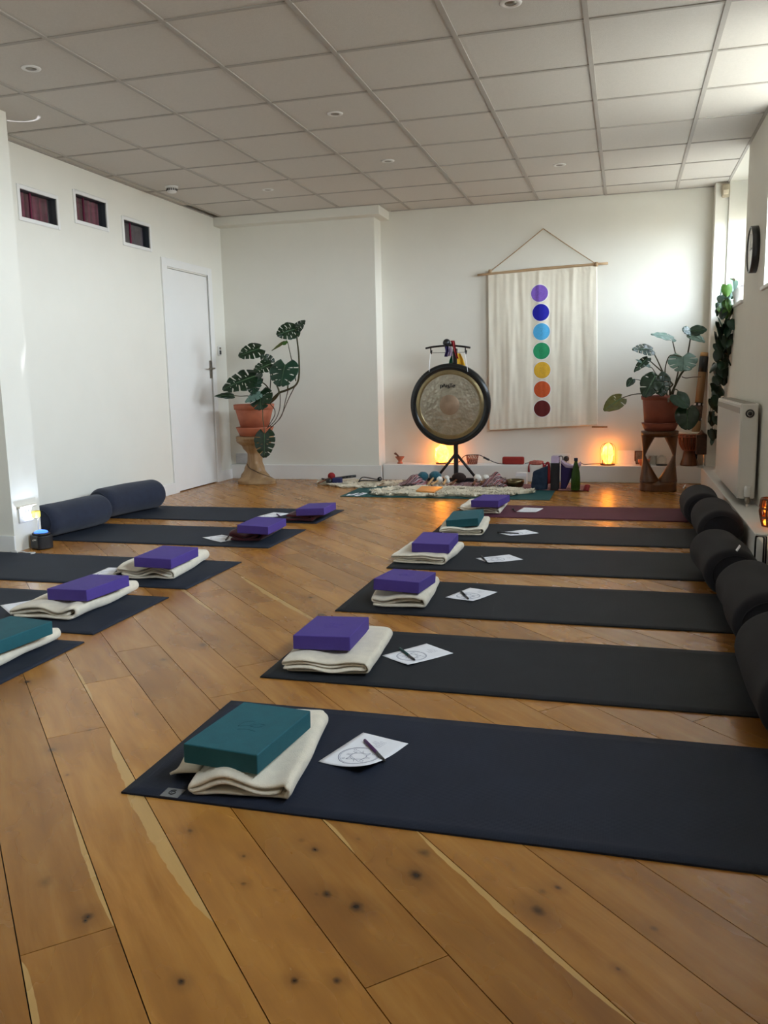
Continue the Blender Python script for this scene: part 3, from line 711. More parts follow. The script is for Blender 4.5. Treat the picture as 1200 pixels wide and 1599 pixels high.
for k,(dx,dz,s) in enumerate([(0.0,0,.0045),(.014,.006,.003),(.021,.004,.003),(.028,.006,.003),(.036,.007,.003)]):
    a.box(.0+dx-s-.01,.0+dx+s-.01,-.0516,-.0500,.055+dz-s,.055+dz+s)
a.build('front_markings','white',o)
sk=atx(43,803,-3.52)
o=thing('wall_socket',(-3.52,4.345,sk.z),'white double wall socket on the lit side of the pillar','socket')
a=MB(); a.box(.0,.012,-.073,.073,-.043,.043); a.build('faceplate','white',o,bevel=.004)
a=MB(); a.box(.0,.022,-.078,.078,.046,.06); a.build('cover_rim','cream',o,bevel=.003)
a=MB()
for y in (-.05,-.035,-.0425): a.box(.0118,.0125,y-.003,y+.003,-.012 if y!=-.0425 else .008,-.004 if y!=-.0425 else .018)
for y in (-.012,.012): a.box(.0118,.016,y-.007,y+.007,.016,.034)
a.build('pin_holes','bar',o)
o=thing('yellow_plug',(-3.508,4.40,sk.z-.005),'yellow plug-in cap in the pillar socket','plug')
a=MB(); a.box(.0,.034,-.024,.024,-.022,.022); a.build('plug_body',mat('plug_yellow',(.85,.66,.08),.4),o,bevel=.008,seg=3)
a=MB(); a.tube([(-3.48,4.40,sk.z-.03),(-3.485,4.405,sk.z-.10),(-3.47,4.42,.04),(-3.44,4.43,.012)],.003,6,sub=6)
tag(a.build('power_cord','white'),'white cord running from the socket down to the light projector','cord')
a=MB(); a.tube([(-3.5,4.195,.006),(-3.46,4.205,.010),(-3.42,4.20,.006),(-3.38,4.215,.006),(-3.36,4.19,.008),(-3.37,4.17,.006)],.0035,6,sub=6)
a.tube([(-3.5,4.195,.006),(-3.53,4.19,.012),(-3.49,4.185,.02),(-3.47,4.18,.008)],.003,6,sub=6)
tag(a.build('loose_cord','white'),'short white cord curled on the floor at the foot of the pillar','cord')
# ================================================================ GONG
GY=7.80
gc=aty(703,632,GY-.11); GRAD=aty(766.5,632,GY-.11).x-gc.x
gx0=aty(712.5,700,GY).x
o=thing('gong_stand',(gx0,GY,0),'black metal gong stand with braced foot on the floor before the back ledge','stand')
S=.019
topz=aty(703,541,GY).z
a=MB(); a.box(-S,S,-S,S,.05,topz-.02); a.build('post','black',o,bevel=.003)
a=MB()
fl=aty(668,744,GY).x-gx0; frr=aty(750,744,GY).x-gx0
a.box(fl,frr,-.022,.022,.006,.052); a.box(-.022,.022,-.05,.15,.006,.045); a.build('foot_bar','black',o,bevel=.004)
for s,(uu,vv) in ((-1,(682,738)),(1,(744,740))):
    e=aty(uu,vv,GY); a=MB(); a.tube([(0,0,aty(712,708,GY).z),(e.x-gx0,0,.05)],.013,8); a.build('brace','black',o)
pl=[(aty(u,v,GY)) for u,v in ((665,544),(678,541.5),(703,539.5),(722,541),(735,543))]
a=MB(); a.tube([(p.x-gx0,-.0,p.z) for p in pl],.009,8,sub=4); a.build('crossbar','black',o)
for u in (673,727):
    p=aty(u,543,GY); z2=aty(u,551,GY).z
    a=MB(); a.tube([(p.x-gx0,0,p.z),(p.x-gx0,0,z2),(p.x-gx0+.012,-.03,z2-.008),(p.x-gx0+.02,-.045,z2+.02)],.006,7); a.build('hook','black',o)
p1,p2=aty(674,551,GY),aty(726,550,GY)
a=MB(); a.tube([(p1.x-gx0,-.0,p1.z),(p2.x-gx0,-.0,p2.z)],.003,6); a.build('tie_rod','chrome',o)
p=aty(699,535.5,GY); a=MB(); a.ball((0,0,0),.036); a.tube([(.0,.0,0),(.05,.10,-.02)],.008,8)
q=a.build('gong_ball','blackp',None,loc=(p.x,p.y-.03,p.z)); tag(q,'small black ball of a beater resting on top of the gong stand','beater')
# gong disc
o=thing('gong',(gc.x,gc.y,gc.z),'round bronze gong with wide black rim hanging from the stand','gong',rot=(R(2),0,0))
t=NT('gong_bronze'); v=t.coord(); vr=t.n('ShaderNodeTexVoronoi'); vr.inputs['Scale'].default_value=42; t.l(v,vr.inputs[0])
f=t.noise(v,9,5,.65,.8); c=t.ramp(f,[(.3,(.38,.35,.27)),(.55,(.52,.49,.40)),(.75,(.62,.59,.50))]); t.l(c,t.b.inputs['Base Color'])
t.b.inputs['Metallic'].default_value=.85; t.b.inputs['Roughness'].default_value=.34
t.bump(t.math('ADD',t.math('MULTIPLY',vr.outputs[0],1.0),t.math('MULTIPLY',f,.8)),.28,.010); M['gong']=t.m
M['gongrim']=mat('gong_rim_black',(.010,.012,.013),.22,.2,12,bump=.15,bscale=14)
M['gongc']=mat('gong_centre',(.36,.26,.18),.5,.12,20,metal=.6)
M['gongo']=mat('gong_outer',(.30,.24,.13),.3,.2,10,metal=.85)
a=MB(); RO=GRAD
a.lathe([(RO-.01,.05),(RO,.045),(RO,.006),(RO-.006,-.004),(RO*.93,-.010),(RO*.845,-.008),(RO*.84,-.004)],96,axis='y',cap=False); a.build('black_rim','gongrim',o)
a=MB(); a.lathe([(RO*.845,-.007),(RO*.80,-.012),(RO*.75,-.017),(RO*.735,-.012)],96,axis='y',cap=False); a.build('bronze_ring','gongo',o)
a=MB()
def gf(u_,v_):
    r=RO*(.245+(.737-.245)*v_); an=2*PI*u_
    b=.0022*noise.noise(Vector((r*math.cos(an)*26,r*math.sin(an)*26,0)))*min(1,(1-v_)*6)
    return Vector((r*math.cos(an),-.013-.012*(1-v_)+b,r*math.sin(an)))
a.grid(gf,160,34); a.build('hammered_face','gong',o)
a=MB(); a.lathe([(RO*.247,-.0255),(RO*.24,-.027),(.02,-.0285),(0,-.0285)],64,axis='y',cap=False); a.build('centre_disc','gongc',o)
for s,(u0,v0,u1,v1) in ((-1,(673,552,671,578)),(1,(727,551,731,578))):
    A,B=aty(u0,v0,GY-.06),aty(u1,v1,gc.y-.01)
    a=MB(); a.tube([A-gc,B-gc,B-gc+Vector((0,-.0,-.012)),B-gc+Vector((.004*s,.03,.004))],.0025,6); a.build('hanging_cord','paper',o)
# lettering on the gong face
def textmesh(name,strs,m,parent,depth=.0015):
    """strs: list of (char, x, z, size, xscale); faces -y"""
    mb=MB()
    for ch,x,z,s,xs in strs:
        cu=bpy.data.curves.new('t','FONT'); cu.body=ch; cu.size=s; cu.align_x='CENTER'; cu.offset=0
        ob=bpy.data.objects.new('t',cu); COL.objects.link(ob)
        dg=bpy.context.evaluated_depsgraph_get(); dg.update(); me_=bpy.data.meshes.new_from_object(ob.evaluated_get(dg))
        for q_ in (0,1,2): mb.add([(x+v_.co.x*xs+.0014*q_,-.0002*q_,z+v_.co.y+.0004*q_) for v_ in me_.vertices],[tuple(p_.vertices) for p_ in me_.polygons])
        bpy.data.objects.remove(ob); bpy.data.curves.remove(cu); bpy.data.meshes.remove(me_)
    return mb.build(name,m,parent)
tz=aty(700,602,GY-.13).z-gc.z; tx=aty(700,602,GY-.13).x-gc.x
tm=textmesh('lettering',[('p',-.058,.004,.050,1.1),('A',-.033,.002,.050,1.0),('I',-.012,.002,.036,1.4),('S',.008,-.006,.048,.95),('T',.031,.003,.048,1.0),('e',.055,.001,.052,1.1)],'blackp',o)
tm.location=(tx,-.0345,tz-.018)
tag_=None
# ribbons over the crossbar
def cloth_strip(name,pts,w0,w1,m,label,parent=None,y=GY,seed=0):
    q=[aty(u,v,y) for u,v in pts]; a=MB(); n=len(q)
    def fn(u_,v_):
        k=v_*(n-1); i=min(int(k),n-2); f_=k-i; p=q[i]*(1-f_)+q[i+1]*f_; w=w0+(w1-w0)*v_
        return p-q[0]+Vector(((u_-.5)*w,.018*math.sin(u_*9+seed+v_*2)*(.4+v_)+(-.03 if parent is None else 0),0))
    a.grid(fn,14,12); return q[0],a
for pts,w0,w1,m,l,sd in [([(708,532),(711,544),(716,560)],.035,.02,'redc','red ribbon scarf draped over the top of the gong stand',0),([(699,541),(700,549),(698,557)],.04,.025,'violetc','dark violet ribbon hanging beside the beater on the gong stand',2),
    ([(704,542),(705,550),(704,556)],.03,.04,'lav','pale lavender ribbon hanging between violet and red ones',4),([(716,552),(718,562),(719,575)],.05,.13,'yellow','yellow scarf hanging behind the top of the gong',1),([(707,556),(706,562),(705,572)],.012,.035,'green','green scarf edge hanging behind the top of the gong',3)]:
    yb=GY+.045 if m in('yellow','green') else GY-.012
    p0,a=cloth_strip('ribbon',pts,w0,w1,m,l,None,yb,sd)
    tag(a.build('ribbon',m,loc=p0,solid=.003),l,'ribbon','coloured ribbons on the gong stand')
# ================================================================ WALL HANGING
BY=YB-.035
cor={k:aty(*uv_,BY) for k,uv_ in dict(tl=(762,424),tr=(933,413.5),br=(934,664),bl=(764.5,672)).items()}
org=(cor['tl']+cor['tr'])/2
o=thing('wall_hanging',org,'cream cloth wall hanging with seven coloured discs on the back wall','wall hanging')
def wr(x,z):
    h=max(0,min(1,(cor['tl'].z-z)/1.4))
    return .010*noise.noise(Vector((x*9,z*.9,3)))*(.5+h)+.005*noise.noise(Vector((x*26,z*2.2,7)))+ .004*noise.noise(Vector((x*60,z*30,1)))*max(0,1-h*14)
def bn(u_,v_,off=0):
    p=(cor['tl']*(1-u_)+cor['tr']*u_)*(1-v_)+(cor['bl']*(1-u_)+cor['br']*u_)*v_
    return Vector((p.x,BY+wr(p.x,p.z)-off,p.z))-org
M['canvas']=mat('cream_canvas',(.80,.74,.61),.9,.03,10,.35,260)
a=MB(); a.grid(lambda u_,v_:bn(u_,v_),110,120); a.build('cloth','canvas',o,solid=.002)
a=MB(); a.grid(lambda u_,v_:bn(u_,.965+.006*v_,.0015),80,2); a.build('hem_stitch','cream',o)
rl,rr_=aty(746,429.5,BY),aty(950,411,BY)
a=MB(); a.tube([rl-org,(rl+rr_)/2-org+Vector((0,0,.004)),rr_-org],[.010,.014,.011],10,sub=6); a.build('branch_rod','rod',o)
ap=aty(849,357,YB-.012)
for e in (aty(766,424,BY),aty(932,412.5,BY)):
    a=MB(); a.tube([e-org,(e+ap)/2-org+Vector((0,-.002,-.004)),ap-org],.0045,6,sub=5); a.lathe([(.019,-.014),(.021,0),(.019,.014)],12,axis='x',c=tuple(e-org)); a.build('hanging_cord','rod',o)
a=MB(); a.lathe([(.004,0),(.004,.012)],8,axis='y',c=tuple(ap-org)); a.build('wall_nail','chrome',o)
q=aty(942,666.5,BY); a=MB(); a.tube([(q.x-.1-org.x,0,q.z-org.z),(q.x+.04-org.x,0,q.z-org.z)],.008,8); a.build('bottom_rod','bamboo',o)
discs=[((843,458),(.20,.10,.50),'violet'),((845,488),(.005,.005,.35),'dark blue'),((846,518),(.08,.42,.75),'light blue'),((846,548),(.015,.30,.12),'green'),((847,578),(.72,.42,.03),'yellow'),((847,608),(.62,.10,.02),'orange red'),((847,638),(.12,.008,.008),'dark red')]
M['dwhite']=mat('disc_border',(.86,.84,.80),.8,.02)
for k,((pu,pv),colr,nm) in enumerate(discs):
    c=aty(pu,pv,BY-.004)-org; rad=.077
    def dp(r,an,off): 
        x=c.x+r*math.cos(an); z=c.z+r*math.sin(an); return Vector((x,BY-org.y+wr(x+org.x,z+org.z)-off,z))
    a=MB(); a.grid(lambda u_,v_:dp(.084*v_,2*PI*u_,.0022),40,6,1); a.grid(lambda u_,v_:dp(rad*v_,2*PI*u_,.0032),40,6,0)
    mm=mat('disc_'+nm.replace(' ','_'),colr,.8,.08,60); d=a.build('painted_disc',[mm,'dwhite'],o); plabel(d,nm+' painted disc')
    b=MB(); rd=random.Random(k+3)
    if k not in (1,6):
        strokes=[[(-.02,.02),(.015,.02)],[(-.004,.02),(-.004,-.022),(.012,-.03)],[(-.018,-.002),(-.004,-.004)]]
        if k==3: strokes=[[(.02*math.cos(R(i*30)),.02*math.sin(R(i*30))) for i in range(13)],[(-.02,0),(.02,0)]]
        if k==2: strokes=[[(-.012,.03),(.014,.03),(0,.008),(.012,-.01),(-.006,-.034)],[(-.02,.006),(.016,.01)]]
        if k==0: strokes=[[(-.022,.02),(-.004,.0),(-.022,-.02)],[(.006,.022),(.006,-.02)],[(.006,0),(.02,.012),(.018,-.014)]]
        for st_ in strokes: b.tube([Vector((c.x+x,0,c.z+z))+Vector((0,BY-org.y+wr(c.x+x+org.x,c.z+z+org.z)-.0036,0)) for x,z in st_],.0014,5,sub=3)
        b.build('faint_symbol',mat('symbol_'+nm.replace(' ','_'),tuple(x*.62 for x in colr),.8),d)
# ================================================================ SALT LAMPS AND LEDGE
def ledge_thing(name,u,label,cat,group=None,y=8.10,rz=0): 
    p=aty(u,724,y); return thing(name,(p.x,y,LZ),label,cat,group,rz=rz)
o=ledge_thing('salt_lamp',691,'glowing orange salt lamp behind the foot of the gong','lamp','salt lamps')
a=MB(); a.ball((0,0,.098),.082,sc=(.82,.75,1.1),bump=.28,seed=3,n=24)
for i,v_ in enumerate(a.v): a.v[i]=(v_[0],v_[1],max(v_[2],.016))
a.build('salt_rock','salt',o)
a=MB(); a.lathe([(.062,0),(.064,.012),(.058,.016)],24); a.build('wooden_base','drum',o)
o=ledge_thing('salt_lamp',949.5,'glowing orange salt lamp with arched wire cage, right of the green bottle','lamp','salt lamps')
a=MB(); a.ball((0,0,.10),.085,sc=(.62,.6,1.12),bump=.25,seed=8,n=24)
for i,v_ in enumerate(a.v): a.v[i]=(v_[0],v_[1],max(v_[2],.014))
a.build('salt_rock','salt2',o)
a=MB(); a.lathe([(.066,0),(.068,.010),(.060,.014)],24); a.build('base','drum',o)
a=MB()
for k in range(4):
    an=PI*k/4; a.tube([(.066*math.cos(an),.066*math.sin(an),.012),(.068*math.cos(an),.068*math.sin(an),.14),(.05*math.cos(an),.05*math.sin(an),.188),(0,0,.205),(-.05*math.cos(an),-.05*math.sin(an),.188),(-.068*math.cos(an),-.068*math.sin(an),.14),(-.066*math.cos(an),-.066*math.sin(an),.012)],.0016,5,sub=3)
a.build('wire_cage','brass',o)
def cord(pts,label,y=8.06,r=.004):
    a=MB(); a.tube([aty(u,v,y) for u,v in pts],r,6,sub=6); return tag(a.build('power_cord','blackp'),label,'cord')
cord([(722,723.5),(727,716),(737,710.5),(750,711.5),(757,714.5)],'black lamp cord arching over the small basket','',.004) if False else None
c1=cord([(700,724),(716,722),(726,712),(740,710),(750,711),(757,714.5),(764,718),(776,723),(788,724.5)],'black lamp cord with inline switch, arching over the wire basket')
s=aty(760,716.2,8.06); a=MB(); a.tube([(s.x-.028,8.06,s.z+.013),(s.x+.028,8.06,s.z-.013)],.012,10,flat=.8); sw=a.build('cord_switch','blackp'); sw.parent=c1; sw.matrix_parent_inverse=Matrix.Identity(4)
cord([(820,723.5),(838,722),(856,724),(862,724)],'black cord lying on the ledge behind the red bundle')
cord([(906,721),(912,725),(925,724.5),(940,724),(946,725)],'dark cord leading from the sockets to the right salt lamp')
o=ledge_thing('mortar_and_pestle',625,'small terracotta mortar with dark pestle on the left end of the ledge','mortar')
a=MB(); a.lathe([(.026,0),(.028,.006),(.016,.022),(.022,.034),(.044,.062),(.046,.070),(.040,.070),(.018,.042),(0,.036)],24); a.build('bowl','terra',o)
a=MB(); a.tube([(.012,0,.045),(-.03,0,.088),(-.052,0,.104)],[.008,.009,.012],8); a.build('pestle','drum',o)
o=ledge_thing('wire_basket',738,'small reddish wire basket on the ledge right of the gong post','basket')
a=MB()
for z,r in ((.0,.045),(.04,.053),(.08,.060)): a.tube([(r*math.cos(2*PI*i/24),r*math.sin(2*PI*i/24),z+.004) for i in range(25)],.0035,6)
for i in range(14):
    an=2*PI*i/14; an2=an+.5; a.tube([(.045*math.cos(an),.045*math.sin(an),.004),(.060*math.cos(an2),.060*math.sin(an2),.084)],.0022,5)
    a.tube([(.045*math.cos(an2),.045*math.sin(an2),.004),(.060*math.cos(an),.060*math.sin(an),.084)],.0022,5)
a.build('basket_weave','terrad',o)
a=MB(); a.lathe([(0,.006),(.042,.006),(.05,.05),(0,.062)],20); a.build('lining_cloth',mat('pink_cloth',(.62,.30,.20),.85),o)
o=ledge_thing('portable_speaker',802,'red rounded portable speaker on the ledge','speaker')
a=MB(); a.box(-.103,.103,-.028,.028,.0,.072); a.build('speaker_body','red',o,bevel=.014,seg=4)
a=MB(); a.box(-.09,.09,-.0295,-.0275,.010,.060); a.build('front_grille','red',o,bevel=.006)
o=ledge_thing('cloth_bundle',838,'small pink and red tied cloth bundle with hanging tassels on the ledge','bundle',y=8.06)
a=MB(); a.ball((0,0,.02),.03,sc=(2.2,1,.75),bump=.5,seed=4); a.build('wrapped_cloth',mat('rose_cloth',(.45,.13,.10),.85,.3,40),o)
a=MB(); a.tube([(-.055,-.02,.02),(-.062,-.068,.0),(-.062,-.07,-.06)],[.006,.006,.010],6,sub=3); a.build('tassel','redc',o)
a=MB(); a.tube([(.06,-.02,.02),(.078,-.07,-.0),(.08,-.075,-.05)],[.008,.012,.014],6,sub=3); a.build('tassel','redc',o)
# double socket on the back wall
p=aty(878,716,YB)
o=thing('wall_socket',(p.x,YB,p.z),'white double wall socket above the ledge behind the black case','socket')
a=MB(); a.box(-.078,.078,-.012,0,-.045,.045); a.build('faceplate','white',o,bevel=.004)
a=MB(); a.box(-.05,-.044,-.0135,-.0118,.008,.02).box(-.058,-.052,-.0135,-.0118,-.012,-.002).box(-.042,-.036,-.0135,-.0118,-.012,-.002); a.build('pin_holes','bar',o)
o=thing('plug',(p.x+.043,YB-.012,p.z),'black plug in the right half of the double socket on the back wall','plug')
a=MB(); a.lathe([(.024,0),(.026,-.01),(.022,-.03),(0,-.032)],18,axis='y'); a.tube([(0,-.02,-.02),(0,-.025,-.045)],.004,6); a.build('plug_body','blackp',o)
# things on the right part of the ledge
p=aty(979,714,8.17)
o=thing('square_card',(p.x,8.165,LZ),'pale square card leaning on the back wall right of the salt lamp','card',rot=(R(-6),0,0))
a=MB(); a.box(-.082,.082,-.004,.004,.0,.128); a.build('card_board','paper',o)
o=ledge_thing('picture_frame',999,'small dark picture frame leaning behind the carved stand','picture',y=8.17)
a=MB(); a.box(-.045,.045,-.006,.006,0,.125); a.build('frame','drum',o,bevel=.003)
a=MB(); a.box(-.036,.036,-.0075,-.0055,.010,.115); a.build('print',mat('print_grey',(.20,.17,.15),.6,.5,20),o)
o=ledge_thing('terracotta_bowl',1006,'small reddish bowl on the ledge behind the left leg of the brown stand','bowl',y=8.07)
a=MB(); a.lathe([(.03,0),(.05,.03),(.052,.055),(.046,.055),(.04,.03),(0,.012)],24); a.build('bowl','terra',o)
o=ledge_thing('glass_tumbler',1020,'clear glass tumbler on the ledge seen through the brown stand','glass',y=8.08)
a=MB(); a.lathe([(0,.001),(.036,.001),(.040,.09),(.037,.09),(.033,.008),(0,.008)],24,cap=False); a.build('glass','clear',o)
o=ledge_thing('glass_dome',1034,'small glass dome on dark base, seen through the brown stand','dome',y=8.10)
a=MB(); a.lathe([(.05,0),(.05,.010),(0,.010)],24); a.build('base','blackp',o)
a=MB(); a.lathe([(.042,.010),(.042,.06),(.03,.085),(0,.095)],24,cap=False); a.build('dome','clear',o)
# djembe
o=ledge_thing('djembe_drum',1077,'small carved djembe drum with cream skin on the ledge, right of the stand','drum',y=8.10)
a=MB(); a.lathe([(.078,0),(.080,.015),(.062,.07),(.052,.135)],32); a.build('foot','drum',o)
a=MB(); a.lathe([(.052,.130),(.065,.150),(.090,.20),(.098,.27),(.098,.292)],32); a.build('bowl','drum',o)
a=MB(); a.lathe([(.100,.288),(.100,.300),(.09,.304),(0,.305)],32); a.build('drum_skin','cream',o)
a=MB()
for i in range(18):
    an=2*PI*i/18; 
    for d_ in (0,.17): a.tube([(.102*math.cos(an),.102*math.sin(an),.29),(.094*math.cos(an+d_),.094*math.sin(an+d_),.20),(.062*math.cos(an+.1),.062*math.sin(an+.1),.143)],.0028,5,sub=2)
for z,r in ((.283,.103),(.143,.060),(.262,.103)): a.tube([(r*math.cos(2*PI*i/28),r*math.sin(2*PI*i/28),z) for i in range(29)],.005,6)
a.build('tuning_ropes',mat('rope_red',(.35,.10,.05),.8),o)
# didgeridoo / rain stick leaning in the corner
b0=Vector((.598,8.09,LZ)); t0=Vector((.672,8.165,1.155)); L=(t0-b0).length; dr=(t0-b0).normalized()
o=thing('didgeridoo',b0,'tall painted bamboo didgeridoo leaning in the back right corner','instrument')
def seg(z0,z1,r0,r1,nm,m,lab=None):
    a=MB(); T=dr.to_track_quat('Z','Y').to_matrix().to_4x4(); a.lathe([(r0,z0*L),(r0*.5+r1*.5,(z0+z1)/2*L),(r1,z1*L)],20,T=T); q=a.build(nm,m,o)
    if lab: plabel(q,lab)
seg(0.02,.24,.036,.036,'painted_band','navyc','dark blue painted band'); seg(.24,.40,.037,.036,'tube','bamboo'); seg(.40,.43,.038,.038,'painted_band','blackp','black painted band with white squares')
seg(.43,.53,.036,.036,'painted_band',mat('pattern_band',(.12,.07,.05),.6,.8,60),'dark patterned band'); seg(.53,.56,.038,.038,'painted_band','blackp'); seg(.56,.83,.035,.034,'tube','bamboo'); seg(.83,.965,.036,.036,'painted_band','blackp','black painted band'); seg(.965,1.0,.033,.032,'mouthpiece','woodp')
a=MB(); T=dr.to_track_quat('Z','Y').to_matrix().to_4x4()
for zz in (.415,.545):
    for k in range(6):
        an=2*PI*k/6+.3; a.box(.0375,.0395,-.009,.009,zz*L-.009,zz*L+.009,T=T@Matrix.Rotation(an,4,'Z'))
a.build('white_squares','paper',o)
# lantern and glass by the corner
o=thing('candle_lantern',(.655,7.93,LZ),'dark brown box lantern on a small glass jar in the back right corner','lantern')
a=MB(); a.lathe([(0,0),(.030,0),(.034,.06),(.03,.11),(.032,.118)],20); a.build('jar','clear',o)
a=MB(); a.box(-.043,.043,-.043,.043,.118,.29); a.build('lantern_box',mat('lantern_brown',(.05,.022,.012),.7,.4,30),o,bevel=.006)
a=MB(); a.lathe([(.045,.29),(.02,.31),(.008,.325),(.0,.335)],16); a.build('lid','drum',o)
# basket lamp on the right ledge (cut by the picture edge)
o=thing('basket_lamp',(.775,4.93,LZ),'dark wire basket lamp with orange salt chunks, cut by the right edge, on the ledge','lamp')
a=MB(); 
for z,r in ((.004,.040),(.05,.052),(.10,.056),(.15,.050)): a.tube([(r*math.cos(2*PI*i/20),r*math.sin(2*PI*i/20),z) for i in range(21)],.006,6)
for i in range(9):
    an=2*PI*i/9; a.tube([(.04*math.cos(an),.04*math.sin(an),.004),(.056*math.cos(an),.056*math.sin(an),.08),(.05*math.cos(an),.05*math.sin(an),.15)],.007,6,sub=3)
a.build('wire_basket','drum',o)
a=MB()
rd=random.Random(2)
for i in range(16): a.ball((rd.uniform(-.028,.028),rd.uniform(-.028,.028),.02+i*.0075),.017,n=8,bump=.5,seed=i)
a.build('salt_chunks',saltm('basket_glow',2.6),o)
# small dark wire stand in front of the ledge at the right edge
o=thing('wire_stand',(.628,4.20,0),'black wire stand with small white dish, cut by the right edge beside the bolsters','stand')
a=MB()
for an in (40,160,280):
    c_,s_=math.cos(R(an)),math.sin(R(an)); a.tube([(.028*c_,.028*s_,.003),(.028*c_,.028*s_,.20),(.022*c_,.022*s_,.225),(.0,.0,.228)],.0045,6,sub=3)
a.build('wire_frame','black',o)
a=MB(); a.lathe([(0,.228),(.022,.230),(.029,.240),(.027,.242),(0,.236)],20); a.build('dish','white',o)
# ================================================================ FLOOR ALTAR
o=tag(None or MB().box(-.88,.88,-.35,.35,.0006,.005).build('yoga_mat','tealmat',loc=(-1.44,7.14,0),bevel=.001),'teal mat lying under the sheepskin in front of the gong','yoga mat')
def fur_rug(name,outline,z0,label,nt,seed,h=.032):
    """outline polygon in world x-y; dense wool tufts on a hide"""
    rd=random.Random(seed); cx=sum(p[0] for p in outline)/len(outline); cy=sum(p[1] for p in outline)/len(outline)
    o=thing(name,(cx,cy,z0),label,'sheepskin rug','sheepskin rugs on the floor')
    def inside(x,y):
        c=False; n=len(outline)
        for i in range(n):
            x1,y1=outline[i];x2,y2=outline[(i+1)%n]
            if (y1>y)!=(y2>y) and x<(x2-x1)*(y-y1)/(y2-y1)+x1: c=not c
        return c
    a=MB(); pts=[(cx+(x-cx)*.97-cx,cy+(y-cy)*.95-cy) for x,y in outline]; a.prism(pts,.001,.012,lambda x,y,z:Vector((x,y,z))); a.build('hide','fur',o)
    mb=MB(); xs=[p[0] for p in outline]; ys=[p[1] for p in outline]; k=0
    vs=[];fs=[]
    while k<nt:
        x=rd.uniform(min(xs),max(xs)); y=rd.uniform(min(ys),max(ys))
        if not inside(x,y): continue
        k+=1; an=2*PI*noise.noise(Vector((x*7,y*7,seed)))*1.6+rd.uniform(-.6,.6)
        ln=h*rd.uniform(.8,1.6)*(1+.35*noise.noise(Vector((x*14,y*14,2)))); w=rd.uniform(.0018,.0042)
        dx,dy=math.cos(an)*ln*.75,math.sin(an)*ln*.75; px,py=-math.sin(an)*w,math.cos(an)*w
        X,Y=x-cx,y-cy; o_=len(vs); tz=ln*.62
        for f_,hz,ww in ((0,.006,1),(.4,tz*.75,1.1),(.8,tz*1.0,.8),(1.15,tz*.82,.15)):
            vs.append((X+dx*f_+px*ww,Y+dy*f_+py*ww,hz)); vs.append((X+dx*f_-px*ww,Y+dy*f_-py*ww,hz)); 
        vs.append((X+dx*.5,Y+dy*.5,tz*.55))
        for q in range(3): fs.append((o_+2*q,o_+2*q+1,o_+2*q+3,o_+2*q+2))
    mb.add(vs,fs,0,True); w_=mb.build('wool_pile','fur',o); w_['kind']='stuff'
    return o
def jag(pts,seed,amp=.03,n=6):
    rd=random.Random(seed); out=[]
    for i in range(len(pts)):
        a_,b_=pts[i],pts[(i+1)%len(pts)]
        for k in range(n):
            t_=k/n; out.append((a_[0]+(b_[0]-a_[0])*t_+rd.uniform(-amp,amp),a_[1]+(b_[1]-a_[1])*t_+rd.uniform(-amp,amp)))
    return out
fur_rug('sheepskin_rug',jag([(-2.06,6.86),(-1.5,6.83),(-.93,6.90),(-.72,7.18),(-.92,7.32),(-1.5,7.34),(-1.95,7.30),(-2.1,7.10)],1),.006,'long cream sheepskin rug lying on the teal mat in front of the mallets',24000,1)
fur_rug('sheepskin_rug',jag([(-2.86,7.62),(-2.45,7.33),(-2.17,7.36),(-2.20,7.75),(-2.50,7.86),(-2.85,7.80)],2,.025),.001,'small cream sheepskin rug at the left, under the red maraca',9000,2,.024)
fur_rug('sheepskin_rug',jag([(-2.15,7.50),(-1.6,7.44),(-1.45,7.70),(-1.9,7.86),(-2.2,7.80)],3,.025),.001,'cream sheepskin rug partly hidden behind the striped cloth',6000,3,.022)
# wooden tray
q=[atz(u,v,.05) for u,v in ((650,765),(678,767.5),(692,759.5),(659,758.3))]
c=sum(q,Vector())/4; o=thing('wooden_tray',(c.x,c.y,.034),'thin orange wooden board on the sheepskin in front of the mallets','tray')
a=MB(); a.prism([(p.x-c.x,p.y-c.y) for p in q],.0,.014,lambda x,y,z:Vector((x,y,z))); a.build('board','orangewood',o,bevel=.003)
# white cards on teal mat
for k,(qd,l) in enumerate([([(541,773.5),(545,771.5),(561,769.5),(553,772.5)],'white card with dark print on the left end of the teal mat'),([(553,774),(558,774.5),(574,769.8),(567,769)],'narrow white card beside the other on the teal mat')]):
    q=[atz(u,v,.008) for u,v in qd]; c=sum(q,Vector())/4
    o=thing('white_card',(c.x,c.y,.0056),l,'card','white cards on the teal mat'); a=MB(); a.prism([(p.x-c.x,p.y-c.y) for p in q],0,.002,lambda x,y,z:Vector((x,y,z))); a.build('card','paper',o)
    a=MB(); a.prism([((p.x-c.x)*.3,(p.y-c.y)*.5) for p in q],.0021,.0027,lambda x,y,z:Vector((x,y,z))); a.build('print','navyc',o)
